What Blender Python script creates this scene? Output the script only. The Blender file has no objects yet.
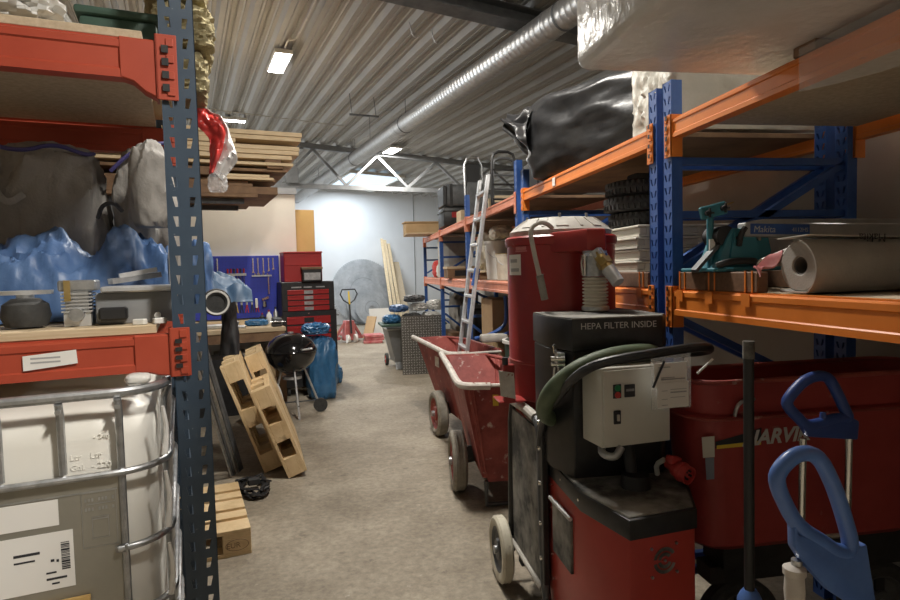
import bpy, bmesh, math, random
from mathutils import Vector, Matrix, noise
random.seed(7)
S = bpy.context.scene
COL = S.collection
PI = math.pi
R = math.radians
TH = R(14.8)                       # the building stands turned against the right-hand rack run
CT, ST = math.cos(TH), math.sin(TH)
def L(e, d, z=0.0):                # building axes -> world
    return Vector((e*CT - d*ST, e*ST + d*CT, z))

# ------------------------------------------------------------------ materials
MATS = {}
def mat(name, c1, c2=None, rough=.6, metal=0., scale=6., bump=0., bscale=40., alpha=1., trans=0.,
        emit=None, es=0., contrast=(.35, .65), spots=None, spscale=14., spth=(.62, .7), stretch=None, coat=0.):
    if name in MATS: return MATS[name]
    m = bpy.data.materials.new(name); m.use_nodes = True
    nt = m.node_tree; N = nt.nodes; K = nt.links
    b = N['Principled BSDF']
    b.inputs['Roughness'].default_value = rough
    b.inputs['Metallic'].default_value = metal
    b.inputs['Base Color'].default_value = (*c1, 1)
    b.inputs['Alpha'].default_value = alpha
    b.inputs['Transmission Weight'].default_value = trans
    b.inputs['Coat Weight'].default_value = coat
    if emit:
        b.inputs['Emission Color'].default_value = (*emit, 1)
        b.inputs['Emission Strength'].default_value = es
    tc = N.new('ShaderNodeTexCoord'); src = tc.outputs['Object']
    if stretch:
        mp = N.new('ShaderNodeMapping'); mp.inputs['Scale'].default_value = stretch
        K.new(src, mp.inputs['Vector']); src = mp.outputs['Vector']
    if c2:
        n = N.new('ShaderNodeTexNoise'); n.inputs['Scale'].default_value = scale; n.inputs['Detail'].default_value = 8
        n.inputs['Roughness'].default_value = .62
        K.new(src, n.inputs['Vector'])
        r = N.new('ShaderNodeValToRGB'); r.color_ramp.elements[0].position = contrast[0]; r.color_ramp.elements[1].position = contrast[1]
        r.color_ramp.elements[0].color = (*c1, 1); r.color_ramp.elements[1].color = (*c2, 1)
        K.new(n.outputs['Fac'], r.inputs['Fac']); out = r.outputs['Color']
        if spots:
            n2 = N.new('ShaderNodeTexNoise'); n2.inputs['Scale'].default_value = spscale; n2.inputs['Detail'].default_value = 6
            K.new(src, n2.inputs['Vector'])
            r2 = N.new('ShaderNodeValToRGB'); r2.color_ramp.elements[0].position = spth[0]; r2.color_ramp.elements[1].position = spth[1]
            K.new(n2.outputs['Fac'], r2.inputs['Fac'])
            mx = N.new('ShaderNodeMix'); mx.data_type = 'RGBA'
            K.new(r2.outputs['Color'], mx.inputs['Factor']); K.new(out, mx.inputs['A']); mx.inputs['B'].default_value = (*spots, 1)
            out = mx.outputs['Result']
        K.new(out, b.inputs['Base Color'])
    if bump:
        n = N.new('ShaderNodeTexNoise'); n.inputs['Scale'].default_value = bscale; n.inputs['Detail'].default_value = 5
        K.new(src, n.inputs['Vector'])
        bp = N.new('ShaderNodeBump'); bp.inputs['Strength'].default_value = bump; bp.inputs['Distance'].default_value = .01
        K.new(n.outputs['Fac'], bp.inputs['Height']); K.new(bp.outputs['Normal'], b.inputs['Normal'])
    MATS[name] = m
    return m
M = dict(
 roof=mat('galvanised_roof', (.33,.315,.29), (.38,.365,.335), .55, .1, scale=1.2),
 wallw=mat('cream_wall', (.74,.70,.61), (.80,.76,.67), .8, scale=2),
 wallb=mat('white_panel_wall', (.78,.80,.82), (.83,.85,.87), .6, scale=1.5),
 wallg=mat('grey_beige_wall', (.36,.33,.28), (.42,.39,.34), .85, scale=2),
 steel=mat('dark_steel', (.10,.105,.11), (.16,.165,.17), .55, .5, scale=9),
 truss=mat('grey_truss_paint', (.20,.21,.22), (.27,.28,.29), .5, .3, scale=9),
 duct=mat('spiral_duct_zinc', (.42,.42,.415), (.52,.52,.515), .38, .8, scale=14),
 galv=mat('galvanised_tube', (.36,.37,.38), (.55,.56,.57), .38, .85, scale=30),
 chrome=mat('chrome_tube', (.62,.62,.6), None, .2, 1.),
 alu=mat('aluminium', (.55,.56,.57), (.70,.71,.72), .4, .7, scale=20),
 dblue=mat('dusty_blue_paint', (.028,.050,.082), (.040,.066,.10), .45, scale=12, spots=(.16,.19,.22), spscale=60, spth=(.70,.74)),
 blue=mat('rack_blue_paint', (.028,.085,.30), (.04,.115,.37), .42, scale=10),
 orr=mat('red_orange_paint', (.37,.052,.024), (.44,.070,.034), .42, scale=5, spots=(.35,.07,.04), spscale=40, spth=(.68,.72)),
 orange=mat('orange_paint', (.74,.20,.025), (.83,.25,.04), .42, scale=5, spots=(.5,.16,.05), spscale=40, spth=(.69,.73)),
 orpink=mat('light_tinted_orange', (.72,.24,.14), (.80,.32,.2), .5, scale=8),  # orange beams; the far light's salmon wash is put into the colour
 wood=mat('pine', (.66,.50,.30), (.80,.64,.42), .7, scale=3, stretch=(2,14,14), bump=.15, bscale=30),
 woodp=mat('pallet_pine', (.55,.39,.20), (.74,.56,.33), .75, scale=5, bump=.25, bscale=50, spots=(.30,.20,.11), spscale=9, spth=(.66,.76)),
 wooddark=mat('dark_timber', (.16,.09,.05), (.28,.17,.09), .75, scale=5, bump=.2),
 chip=mat('chipboard', (.42,.33,.22), (.58,.47,.33), .8, scale=60, contrast=(.3,.7)),
 ply=mat('plywood', (.52,.40,.25), (.64,.51,.34), .7, scale=4, stretch=(2,12,40)),
 card=mat('cardboard', (.50,.34,.18), (.58,.41,.23), .8, scale=4),
 tanboard=mat('tan_board', (.62,.40,.14), (.70,.46,.18), .6, scale=3),
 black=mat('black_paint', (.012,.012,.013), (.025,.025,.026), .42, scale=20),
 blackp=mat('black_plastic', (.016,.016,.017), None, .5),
 blackgloss=mat('black_enamel', (.008,.008,.009), None, .12, coat=.5),
 dusty=mat('dusty_black', (.055,.055,.052), (.34,.325,.29), .85, scale=5, contrast=(.40,.62), spots=(.46,.44,.39), spscale=9, spth=(.62,.78)),
 rubber=mat('rubber', (.03,.03,.03), (.05,.05,.048), .75, scale=30, bump=.3),
 tyregrey=mat('dusty_tyre', (.20,.18,.145), (.30,.275,.23), .8, scale=15, bump=.3),
 cream=mat('cream_tyre', (.52,.48,.38), (.62,.58,.47), .7, scale=14, spots=(.38,.34,.27), spscale=20),
 red=mat('machine_red', (.27,.018,.016), (.34,.028,.024), .36, scale=5, spots=(.45,.16,.13), spscale=22, spth=(.70,.78)),
 redbody=mat('body_red', (.40,.038,.027), (.46,.05,.036), .42, scale=4),
 cartred=mat('worn_cart_red', (.20,.032,.028), (.37,.08,.062), .62, scale=6, bump=.2, spots=(.55,.42,.36), spscale=16, spth=(.62,.72)),
 tubred=mat('tub_red', (.27,.028,.026), (.35,.045,.04), .5, scale=5, spots=(.33,.11,.09), spscale=18, spth=(.68,.76)),
 wornwhite=mat('worn_white_paint', (.50,.46,.42), (.68,.64,.58), .6, scale=20, spots=(.30,.14,.11), spscale=26, spth=(.64,.7)),
 lidgrey=mat('dusty_lid', (.42,.40,.36), (.55,.52,.47), .6, scale=10),
 grey=mat('grey_paint', (.22,.225,.23), (.27,.275,.28), .5, scale=8),
 boxgrey=mat('cabinet_grey', (.56,.55,.49), (.61,.60,.54), .5, scale=5),
 paper=mat('paper', (.80,.78,.74), None, .8),
 ink=mat('ink', (.03,.03,.035), None, .7),
 inkgrey=mat('grey_ink', (.38,.38,.38), None, .7),
 ltext=mat('stencil_grey', (.50,.50,.49), None, .6),
 film=mat('clear_film', (.85,.85,.85), None, .12, alpha=.28, bump=.5, bscale=14),
 wrap=mat('milky_wrap', (.74,.73,.70), (.82,.81,.79), .22, scale=8, bump=.6, bscale=16, alpha=.86),
 bale=mat('insulation_wrap', (.46,.44,.38), (.60,.58,.52), .3, scale=5, bump=.7, bscale=13),
 wool=mat('mineral_wool', (.26,.22,.12), (.40,.35,.20), .95, scale=18, bump=.8, bscale=60),
 tarp=mat('blue_tarp', (.06,.125,.28), (.105,.19,.37), .42, scale=9, bump=.35, bscale=26),
 bluebag=mat('blue_sack', (.03,.12,.26), (.05,.17,.34), .3, scale=9, bump=.5, bscale=18),
 greybag=mat('grey_woven_bag', (.26,.245,.225), (.34,.32,.295), .7, scale=7, bump=.2, bscale=120),
 purple=mat('purple_hem', (.07,.06,.20), None, .7),
 lightbag=mat('pale_plastic_bag', (.50,.49,.46), (.62,.61,.58), .3, scale=7, bump=.4, bscale=16),
 blackwrap=mat('black_stretch_film', (.014,.014,.015), (.026,.026,.027), .34, scale=9, bump=.25, bscale=16),
 redfilm=mat('red_film', (.60,.04,.035), (.68,.07,.06), .3, scale=9, bump=.4, bscale=18),
 whitefilm=mat('white_film', (.76,.75,.73), (.82,.81,.79), .3, scale=9, bump=.4, bscale=18),
 hdpe=mat('milky_hdpe', (.78,.76,.69), (.83,.81,.75), .42, scale=3),
 plate=mat('label_plate_zinc', (.30,.29,.25), (.37,.35,.30), .42, .55, scale=3),
 darkblue=mat('navy_canvas', (.025,.06,.115), (.04,.085,.15), .55, scale=9, bump=.4, bscale=18),
 browntimber=mat('brown_timber', (.13,.065,.035), (.20,.105,.055), .65, scale=4, stretch=(14,2,14)),
 rollcore=mat('roll_core', (.12,.11,.10), None, .9),
 greylabel=mat('blue_grey_label', (.22,.25,.31), None, .6),
 stud=mat('plate_stud', (.46,.45,.42), (.54,.53,.50), .45, .6, scale=9),
 teal=mat('teal_paint', (.03,.17,.22), (.045,.21,.265), .42, scale=9),
 silver=mat('silver_rail', (.42,.42,.41), (.52,.52,.51), .4, .6, scale=12),
 roll=mat('grey_felt', (.36,.34,.31), (.42,.40,.365), .9, scale=12, bump=.2, bscale=160),
 pinkred=mat('red_cloth', (.46,.08,.09), (.58,.25,.24), .7, scale=9),
 whiteplas=mat('white_plastic', (.70,.69,.65), (.76,.75,.71), .45, scale=5),
 beigeplas=mat('beige_plastic', (.62,.60,.52), (.68,.66,.58), .5, scale=5),
 bluehandle=mat('blue_handle', (.07,.15,.42), (.10,.20,.50), .34, scale=12, spots=(.42,.45,.52), spscale=24, spth=(.70,.78)),
 bluedark=mat('blue_handle_dark', (.025,.055,.22), (.035,.075,.27), .4, scale=12),
 pegblue=mat('peg_blue', (.02,.035,.36), (.025,.045,.42), .45, scale=5),
 toolred=mat('tool_red', (.42,.022,.022), None, .38),
 green=mat('dark_green', (.035,.075,.055), (.05,.095,.07), .55, scale=8),
 hosegreen=mat('green_hose', (.07,.10,.055), (.125,.16,.095), .55, scale=10),
 brass=mat('brass', (.50,.36,.13), (.60,.45,.2), .35, .9, scale=20),
 yellow=mat('yellow', (.70,.50,.05), None, .6),
 hosewhite=mat('pale_hose', (.55,.51,.42), (.64,.60,.51), .5, scale=12),
 plastersack=mat('plaster_sack', (.56,.50,.40), (.70,.65,.55), .75, scale=8, bump=.3),
 blade=mat('blade_steel', (.36,.38,.40), (.55,.57,.59), .5, .5, scale=3),
 treadplate=mat('tread_plate', (.13,.12,.105), (.19,.18,.16), .45, .6, scale=12),
 jackred=mat('hazed_jack_red', (.40,.10,.10), (.50,.17,.16), .5, scale=9),  # muted pinkish red: haze of the far hall painted into the colour
 plug=mat('plug_red', (.50,.05,.045), None, .4),
 btn_g=mat('button_green', (.02,.20,.08), None, .4),
 lamp=mat('lamp_diffuser', (1,1,1), None, .5, emit=(1,.97,.92), es=28.),
 sky=mat('skylight_pane', (.6,.7,.8), None, .3, emit=(.62,.82,1.), es=1.0),
 dayl=mat('added_glow_pane', (.8,.85,.9), None, .3, emit=(.80,.91,1.), es=6.),  # glowing pane of the unseen door added to brighten the back hall
)

def floor_mat():
    m = bpy.data.materials.new('worn_concrete_floor'); m.use_nodes = True
    nt = m.node_tree; N = nt.nodes; K = nt.links; b = N['Principled BSDF']; b.inputs['Roughness'].default_value = .7
    tc = N.new('ShaderNodeTexCoord')
    def nz(scale, det, ro=.6):
        n = N.new('ShaderNodeTexNoise'); n.inputs['Scale'].default_value = scale; n.inputs['Detail'].default_value = det; n.inputs['Roughness'].default_value = ro
        K.new(tc.outputs['Object'], n.inputs['Vector']); return n.outputs['Fac']
    def ramp(f, stops):
        r = N.new('ShaderNodeValToRGB'); e = r.color_ramp.elements
        e[0].position, e[0].color = stops[0][0], (*stops[0][1],1); e[1].position, e[1].color = stops[1][0], (*stops[1][1],1)
        K.new(f, r.inputs['Fac']); return r.outputs['Color']
    def mix(a, c, f, mode='MIX', k=None):
        x = N.new('ShaderNodeMix'); x.data_type = 'RGBA'; x.blend_type = mode
        if k is None: K.new(f, x.inputs['Factor'])
        else: x.inputs['Factor'].default_value = k
        K.new(a, x.inputs['A'])
        if isinstance(c, tuple): x.inputs['B'].default_value = (*c,1)
        else: K.new(c, x.inputs['B'])
        return x.outputs['Result']
    base = ramp(nz(1.1, 10, .68), [(.34,(.215,.18,.132)),(.66,(.425,.37,.288))])
    fine = ramp(nz(26, 6, .7), [(.30,(.55,.55,.55)),(.70,(1.25,1.24,1.22))])
    col = mix(base, fine, None, 'MULTIPLY', .75)
    col = mix(col, (.13,.115,.09), ramp(nz(7, 8, .7), [(.60,(0,0,0)),(.70,(.75,.75,.75))]))
    col = mix(col, (.60,.55,.46), ramp(nz(11.3, 8, .75), [(.62,(0,0,0)),(.70,(.6,.6,.6))]))
    K.new(col, b.inputs['Base Color'])
    bp = N.new('ShaderNodeBump'); bp.inputs['Strength'].default_value = .25; bp.inputs['Distance'].default_value = .01
    K.new(nz(45, 6), bp.inputs['Height']); K.new(bp.outputs['Normal'], b.inputs['Normal'])
    return m
M['floor'] = floor_mat()

# ------------------------------------------------------------------ mesh builder
class MB:
    def __init__(s): s.bm = bmesh.new()
    def _xf(s, vs, mtx):
        if mtx is not None: bmesh.ops.transform(s.bm, matrix=mtx, verts=vs)
    def box(s, c, size, rot=(0,0,0)):
        r = bmesh.ops.create_cube(s.bm, size=1)
        from mathutils import Euler
        m = Matrix.Translation(c) @ Euler(rot).to_matrix().to_4x4() @ Matrix.Diagonal((*size, 1))
        s._xf(r['verts'], m); return s
    def b(s, x0, x1, y0, y1, z0, z1): return s.box(((x0+x1)/2,(y0+y1)/2,(z0+z1)/2), (abs(x1-x0),abs(y1-y0),abs(z1-z0)))
    def cyl(s, p0, p1, r0, r1=None, n=16, caps=True):
        p0, p1 = Vector(p0), Vector(p1); d = p1-p0
        r1 = r0 if r1 is None else r1
        r = bmesh.ops.create_cone(s.bm, cap_ends=caps, segments=n, radius1=r0, radius2=r1, depth=d.length)
        q = Vector((0,0,1)).rotation_difference(d.normalized())
        s._xf(r['verts'], Matrix.Translation((p0+p1)/2) @ q.to_matrix().to_4x4()); return s
    def bar(s, p0, p1, w, h, up=(0,0,1)):      # rectangular bar between two points
        p0, p1 = Vector(p0), Vector(p1); d = p1-p0; x = d.normalized()
        u = Vector(up)
        if abs(x.dot(u)) > .98: u = Vector((0,1,0))
        y = u.cross(x).normalized(); z = x.cross(y)
        m = Matrix((x, y, z)).transposed().to_4x4(); m.translation = (p0+p1)/2
        r = bmesh.ops.create_cube(s.bm, size=1)
        s._xf(r['verts'], m @ Matrix.Diagonal((d.length, w, h, 1))); return s
    def tube(s, pts, r, n=10, closed=False, smooth=0, flat=1.0):
        pts = [Vector(p) for p in pts]
        for _ in range(smooth):
            q = []
            k = len(pts)
            for i in range(k if closed else k-1):
                a, c = pts[i], pts[(i+1) % k]
                q += [a*.75+c*.25, a*.25+c*.75]
            if not closed: q = [pts[0]] + q + [pts[-1]]
            pts = q
        rs = r if isinstance(r, (list, tuple)) else None
        k = len(pts); rings = []; prev = None
        for i, p in enumerate(pts):
            a = pts[(i-1) % k] if (closed or i > 0) else p
            c = pts[(i+1) % k] if (closed or i < k-1) else p
            t = (c-a).normalized()
            if prev is None:
                u = Vector((0,0,1)) if abs(t.z) < .9 else Vector((0,1,0))
                prev = (u - t*u.dot(t)).normalized()
            else: prev = (prev - t*prev.dot(t)).normalized()
            w = t.cross(prev)
            rr = r if rs is None else rs[0] + (rs[1]-rs[0])*i/(k-1)
            rings.append([s.bm.verts.new(p + rr*(math.cos(2*PI*j/n)*prev*flat + math.sin(2*PI*j/n)*w)) for j in range(n)])
        for i in range(k if closed else k-1):
            A, B = rings[i], rings[(i+1) % k]
            for j in range(n): s.bm.faces.new((A[j], A[(j+1)%n], B[(j+1)%n], B[j]))
        if not closed:
            s.bm.faces.new(rings[0][::-1]); s.bm.faces.new(rings[-1])
        return s
    def lathe(s, prof, c=(0,0,0), axis='Z', n=32, caps=True):
        rings = []
        for (r, h) in prof:
            ring = []
            for j in range(n):
                a = 2*PI*j/n; x, y = r*math.cos(a), r*math.sin(a)
                v = (x, y, h) if axis == 'Z' else ((h, x, y) if axis == 'X' else (y, h, x))
                ring.append(s.bm.verts.new(Vector(v)+Vector(c)))
            rings.append(ring)
        for A, B in zip(rings, rings[1:]):
            for j in range(n): s.bm.faces.new((A[j], A[(j+1)%n], B[(j+1)%n], B[j]))
        if caps:
            if prof[0][0] > 1e-5: s.bm.faces.new(rings[0][::-1])
            if prof[-1][0] > 1e-5: s.bm.faces.new(rings[-1])
        return s
    def loop(s, prof, c, axis, n=40):     # closed profile turned round an axis (tyres, rings)
        rings = []
        for (r, h) in prof:
            ring = []
            for j in range(n):
                a = 2*PI*j/n; x, y = r*math.cos(a), r*math.sin(a)
                v = (x, y, h) if axis == 'Z' else ((h, x, y) if axis == 'X' else (y, h, x))
                ring.append(s.bm.verts.new(Vector(v)+Vector(c)))
            rings.append(ring)
        k = len(rings)
        for i in range(k):
            A, B = rings[i], rings[(i+1) % k]
            for j in range(n): s.bm.faces.new((A[j], A[(j+1)%n], B[(j+1)%n], B[j]))
        return s
    def prism(s, poly, z0, z1, plane='XY', off=0):   # polygon extruded
        def v(p, h): return {'XY': (p[0],p[1],h), 'XZ': (p[0],h,p[1]), 'YZ': (h,p[0],p[1])}[plane]
        a = [s.bm.verts.new(v(p, z0)) for p in poly]; c = [s.bm.verts.new(v(p, z1)) for p in poly]
        n = len(poly)
        s.bm.faces.new(a[::-1]); s.bm.faces.new(c)
        for i in range(n): s.bm.faces.new((a[i], a[(i+1)%n], c[(i+1)%n], c[i]))
        return s
    def grid(s, fn, nu, nv, closed_u=False):
        g = [[s.bm.verts.new(fn(i/(nu if closed_u else nu-1), j/(nv-1))) for j in range(nv)] for i in range(nu)]
        for i in range(nu if closed_u else nu-1):
            for j in range(nv-1):
                i2 = (i+1) % nu
                s.bm.faces.new((g[i][j], g[i2][j], g[i2][j+1], g[i][j+1]))
        return s
    def quad(s, a, b_, c, d):
        s.bm.faces.new([s.bm.verts.new(Vector(p)) for p in (a,b_,c,d)]); return s
    def blob(s, c, size, seed=0, amp=.12, freq=2.2, power=3.0, cuts=18, ridged=True, flat_bottom=True, rot=0., fine=.25):
        if flat_bottom and c[0] == 0 and c[1] == 0 and c[2] < size[2]/2: c = (0, 0, size[2]/2+.001)
        n = cuts+1; tab = {}; vs = []
        def gv(i, j, k):
            if (i,j,k) not in tab:
                v = s.bm.verts.new((2*i/n-1, 2*j/n-1, 2*k/n-1)); tab[(i,j,k)] = v; vs.append(v)
            return tab[(i,j,k)]
        for i in range(n):
            for j in range(n):
                for h in (0, n):
                    for pm in (lambda a,b_: (a,b_,h), lambda a,b_: (a,h,b_), lambda a,b_: (h,a,b_)):
                        s.bm.faces.new([gv(*pm(a,b_)) for a,b_ in ((i,j),(i+1,j),(i+1,j+1),(i,j+1))])
        off = Vector((seed*7.31, seed*3.17, seed*1.9))
        cr, sr = math.cos(rot), math.sin(rot)
        for v in vs:
            p = v.co.copy()
            k = (abs(p.x)**power + abs(p.y)**power + abs(p.z)**power) ** (1/power)
            p = p/k
            nrm = p.normalized()
            q = p*freq + off
            f = noise.noise(q)
            if ridged: f = .5 - abs(f)*2 + .3*noise.noise(q*.5)
            f2 = .5 - abs(noise.noise(q*2.7 + Vector((5,1,2))))*2
            p = p + nrm*amp*(f + fine*f2)
            if flat_bottom and p.z < -.9: p.z = -.9
            x, y, z = p.x*size[0]/2, p.y*size[1]/2, p.z*size[2]/2 + (-.048*size[2] if flat_bottom else 0)
            v.co = Vector((c[0]+x*cr-y*sr, c[1]+x*sr+y*cr, c[2]+z))
        return s
    def bevel(s, w, seg=2, ang=30):
        s.bm.normal_update()
        es = [e for e in s.bm.edges if len(e.link_faces) == 2 and e.calc_face_angle(0) > R(ang)]
        bmesh.ops.bevel(s.bm, geom=es, offset=w, segments=seg, affect='EDGES', clamp_overlap=True, profile=.5); return s
    def move(s, m): bmesh.ops.transform(s.bm, matrix=m, verts=list(s.bm.verts)); return s
    def build(s, name, m, parent=None, smooth=35, solid=0.):
        bm = s.bm
        bmesh.ops.recalc_face_normals(bm, faces=bm.faces)
        if solid: bmesh.ops.solidify(bm, geom=list(bm.faces), thickness=solid)
        bm.normal_update()
        for f in bm.faces: f.smooth = True
        for e in bm.edges:
            e.smooth = not (len(e.link_faces) != 2 or e.calc_face_angle(0) > R(smooth))
        me = bpy.data.meshes.new(name); bm.to_mesh(me); bm.free()
        me.materials.append(m)
        o = bpy.data.objects.new(name, me); COL.objects.link(o)
        if parent is not None: o.parent = parent
        return o

def tag(o, label=None, cat=None, group=None, kind=None):
    if label: o['label'] = label
    if cat: o['category'] = cat
    if group: o['group'] = group
    if kind: o['kind'] = kind
    return o
def thing(name, label, cat, loc=(0,0,0), rz=0., group=None):
    o = bpy.data.objects.new(name, None); COL.objects.link(o); o.empty_display_size = .1
    o.location = loc; o.rotation_euler = (0,0,rz)
    return tag(o, label, cat, group)
def struct(o): o['kind'] = 'structure'; return o
def one(mb, name, m, label, cat, loc=(0,0,0), rz=0., group=None, smooth=35, solid=0.):
    o = mb.build(name, m, None, smooth, solid); o.location = loc; o.rotation_euler = (0,0,rz)
    return tag(o, label, cat, group)
def dup(root, loc, rz=None, label=None, group=None):
    r = root.copy(); COL.objects.link(r); r.location = loc
    if rz is not None: r.rotation_euler = (root.rotation_euler[0], root.rotation_euler[1], rz)
    if label: r['label'] = label
    if group: r['group'] = group
    for ch in list(root.children):
        c = ch.copy(); COL.objects.link(c); c.parent = r
        for g in list(ch.children):
            d = g.copy(); COL.objects.link(d); d.parent = c
    return r
def text_mb(txt, size, m4, depth=.0006, shear=0., align='LEFT', bold=0.):
    cu = bpy.data.curves.new('lettering', 'FONT'); cu.body = txt; cu.size = size; cu.extrude = depth; cu.shear = shear; cu.align_x = align; cu.offset = bold
    cu.resolution_u = 3
    ob = bpy.data.objects.new('lettering', cu); COL.objects.link(ob)
    dg = bpy.context.evaluated_depsgraph_get(); me = bpy.data.meshes.new_from_object(ob.evaluated_get(dg))
    bpy.data.objects.remove(ob); bpy.data.curves.remove(cu)
    mb = MB(); mb.bm.from_mesh(me); bpy.data.meshes.remove(me)
    return mb.move(m4)
def frame4(o, x, y):       # matrix with origin o, text right = x, text up = y
    x = Vector(x).normalized(); y = Vector(y).normalized(); z = x.cross(y)
    m = Matrix((x, y, z)).transposed().to_4x4(); m.translation = Vector(o); return m

# ------------------------------------------------------------------ repeated kinds
def upright_mb(h, w, dep, pitch, hw, hh, cx, z0=0., t=.0025, tear=.3):
    """perforated post; front face at y=0, runs back to y=dep, foot at z=0"""
    mb = MB(); bm = mb.bm
    n = int((h-z0)/pitch)
    for col in (-1, 1):
        xa, xb = (-w/2, 0) if col < 0 else (0, w/2)
        for i in range(n):
            za = z0 + i*pitch; zb = za + pitch
            c = col*cx; zc = (za+zb)/2
            o = [bm.verts.new(p) for p in ((xa,0,za),(xb,0,za),(xb,0,zb),(xa,0,zb))]
            k = hw*tear*col
            q = [bm.verts.new(p) for p in ((c-hw/2-k*.5+.15*hw,0,zc-hh/2),(c+hw/2-k*.5-.15*hw,0,zc-hh/2),(c+hw/2+k*.5,0,zc+hh/2),(c-hw/2+k*.5,0,zc+hh/2))]
            for a in range(4): bm.faces.new((o[a], o[(a+1)%4], q[(a+1)%4], q[a]))
    zt = z0 + n*pitch
    if z0 > 0: mb.quad((-w/2,0,0),(w/2,0,0),(w/2,0,z0),(-w/2,0,z0))
    for sx in (-1, 1):
        x = sx*w/2
        mb.quad((x,0,0),(x,dep,0),(x,dep,zt),(x,0,zt))
        mb.quad((x,dep,0),(x-sx*w*.14,dep,0),(x-sx*w*.14,dep,zt),(x,dep,zt))
    bmesh.ops.remove_doubles(bm, verts=bm.verts, dist=1e-5)
    return mb
def beam_mb(x0, x1, z0, z1, y0=0., dep=.045):
    """rack beam with stepped top and two grooves in its face"""
    h = z1-z0
    prof = [(y0,z0),(y0,z0+.2*h),(y0+.004,z0+.24*h),(y0+.004,z0+.7*h),(y0,z0+.74*h),(y0,z1-.01),(y0+.012,z1-.004),(y0+.012,z1),(y0+dep,z1),(y0+dep,z0)]
    return MB().prism(prof, x0, x1, 'YZ')
def connector_mb(x, sx, z0, z1, y0=-.004, w=.045):
    """hooked end plate of a beam: sx=+1 the beam runs to +x"""
    mb = MB()
    mb.b(x-sx*w*.55, x+sx*w*.45, y0, y0+.005, z0, z1)
    mb.b(x+sx*w*.45-sx*.006, x+sx*w*.45, y0, y0+.05, z0, z1)
    n = 4
    for i in range(n):
        z = z0 + (i+.5)*(z1-z0)/n
        mb.b(x-sx*w*.40, x-sx*w*.05, y0-.004, y0+.001, z-.010, z+.010)
    return mb.bevel(.0012, 1)
def wheel(parent, c, r, w, axis='X', tyre='tyregrey', rim='cartred', hub=True, name='wheel', grooves=4):
    mb = MB(); k = .68
    prof = [(r*k,-w*.36),(r*.80,-w*.5),(r*.93,-w*.46),(r*.985,-w*.32)]
    for i in range(grooves):
        t = -w*.28 + i*w*.56/max(1, grooves-1)
        prof += [(r, t-.012*w*4/grooves), (r, t+.02*w), (r*.975, t+.04*w), (r*.975, t+.07*w)]
    prof += [(r*.985,w*.32),(r*.93,w*.46),(r*.80,w*.5),(r*k,w*.36)]
    t = mb.loop(prof, c, axis).build(name, M[tyre], parent)
    rm = MB().lathe([(r*.12,-w*.40),(r*.30,-w*.40),(r*.34,-w*.15),(r*.58,-w*.15),(r*.66,-w*.38),(r*k*1.01,-w*.38),(r*k*1.01,w*.38),(r*.66,w*.38),(r*.58,w*.15),(r*.34,w*.15),(r*.30,w*.40),(r*.12,w*.40)], c, axis, 28)
    rm.build('rim', M[rim], t)
    if hub:
        a = {'X': Vector((1,0,0)), 'Y': Vector((0,1,0))}[axis]; c = Vector(c)
        MB().cyl(c-a*w*.62, c+a*w*.62, r*.13, n=14).build('hub', M['galv'], t)
    return t
# ------------------------------------------------------------------ the setting
def roofz(e): return 4.22 - .05*e
# floor
mb = MB(); mb.quad((-11,-7,0),(11,-7,0),(11,22,0),(-11,22,0)); struct(mb.build('floor', M['floor']))
# trapezoidal roof sheet, ribs along the building
mb = MB(); e = -6.0; prof = []
while e < 13.0:
    for (de, dz) in ((0,0),(.026,0),(.032,.012),(.038,0),(.062,0),(.092,.065),(.125,.065),(.138,.052),(.151,.065),(.19,.065),(.203,.052),(.216,.065),(.25,.065),(.28,0)):
        prof.append((e+de, roofz(e+de)+dz))
    e += .31
bm = mb.bm
A = [bm.verts.new(L(p[0], -6, p[1])) for p in prof]; B = [bm.verts.new(L(p[0], 19, p[1])) for p in prof]
for i in range(len(prof)-1): bm.faces.new((A[i], A[i+1], B[i+1], B[i]))
struct(mb.build('ceiling', M['roof'], smooth=20))
def wall(name, pts, m, th=.1):
    mb = MB(); a, b_ = Vector(pts[0]), Vector(pts[1]); zt = pts[2]
    d = (b_-a).normalized(); n = Vector((-d.y, d.x, 0))*th
    q = [a, b_, b_+n, a+n]
    lo = [mb.bm.verts.new((p.x,p.y,0)) for p in q]; hi = [mb.bm.verts.new((p.x,p.y,zt)) for p in q]
    mb.bm.faces.new(lo[::-1]); mb.bm.faces.new(hi)
    for i in range(4): mb.bm.faces.new((lo[i],lo[(i+1)%4],hi[(i+1)%4],hi[i]))
    return struct(mb.build(name, m))
wall('wall_back', (L(-5.6,17.6), L(13,17.6), 4.6), M['wallb'])
# panel joints of the back wall
mb = MB()
for e in (-1.5, 2.55, 6.7): mb.box((0,0,0),(.001,.001,.001)) if False else mb.prism([tuple(L(e-.008,17.585)[:2]), tuple(L(e+.008,17.585)[:2]), tuple(L(e+.008,17.6)[:2]), tuple(L(e-.008,17.6)[:2])], 0, 4.4)
struct(mb.build('trim_1', M['grey']))
wall('wall_right', ((8.2,-7,0), (8.2,21,0), 4.4), M['wallg'])
wall('wall_partition_right', ((2.25,-5,0), (2.25,10.45,0), 2.03), M['wallg'], -.06)
wall('wall_left', (L(-5.5,19), L(-5.5,-6), 4.6), M['wallw'])
wall('wall_front', (L(11,-5.2), L(-6,-5.2), 4.6), M['wallw'])
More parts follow.
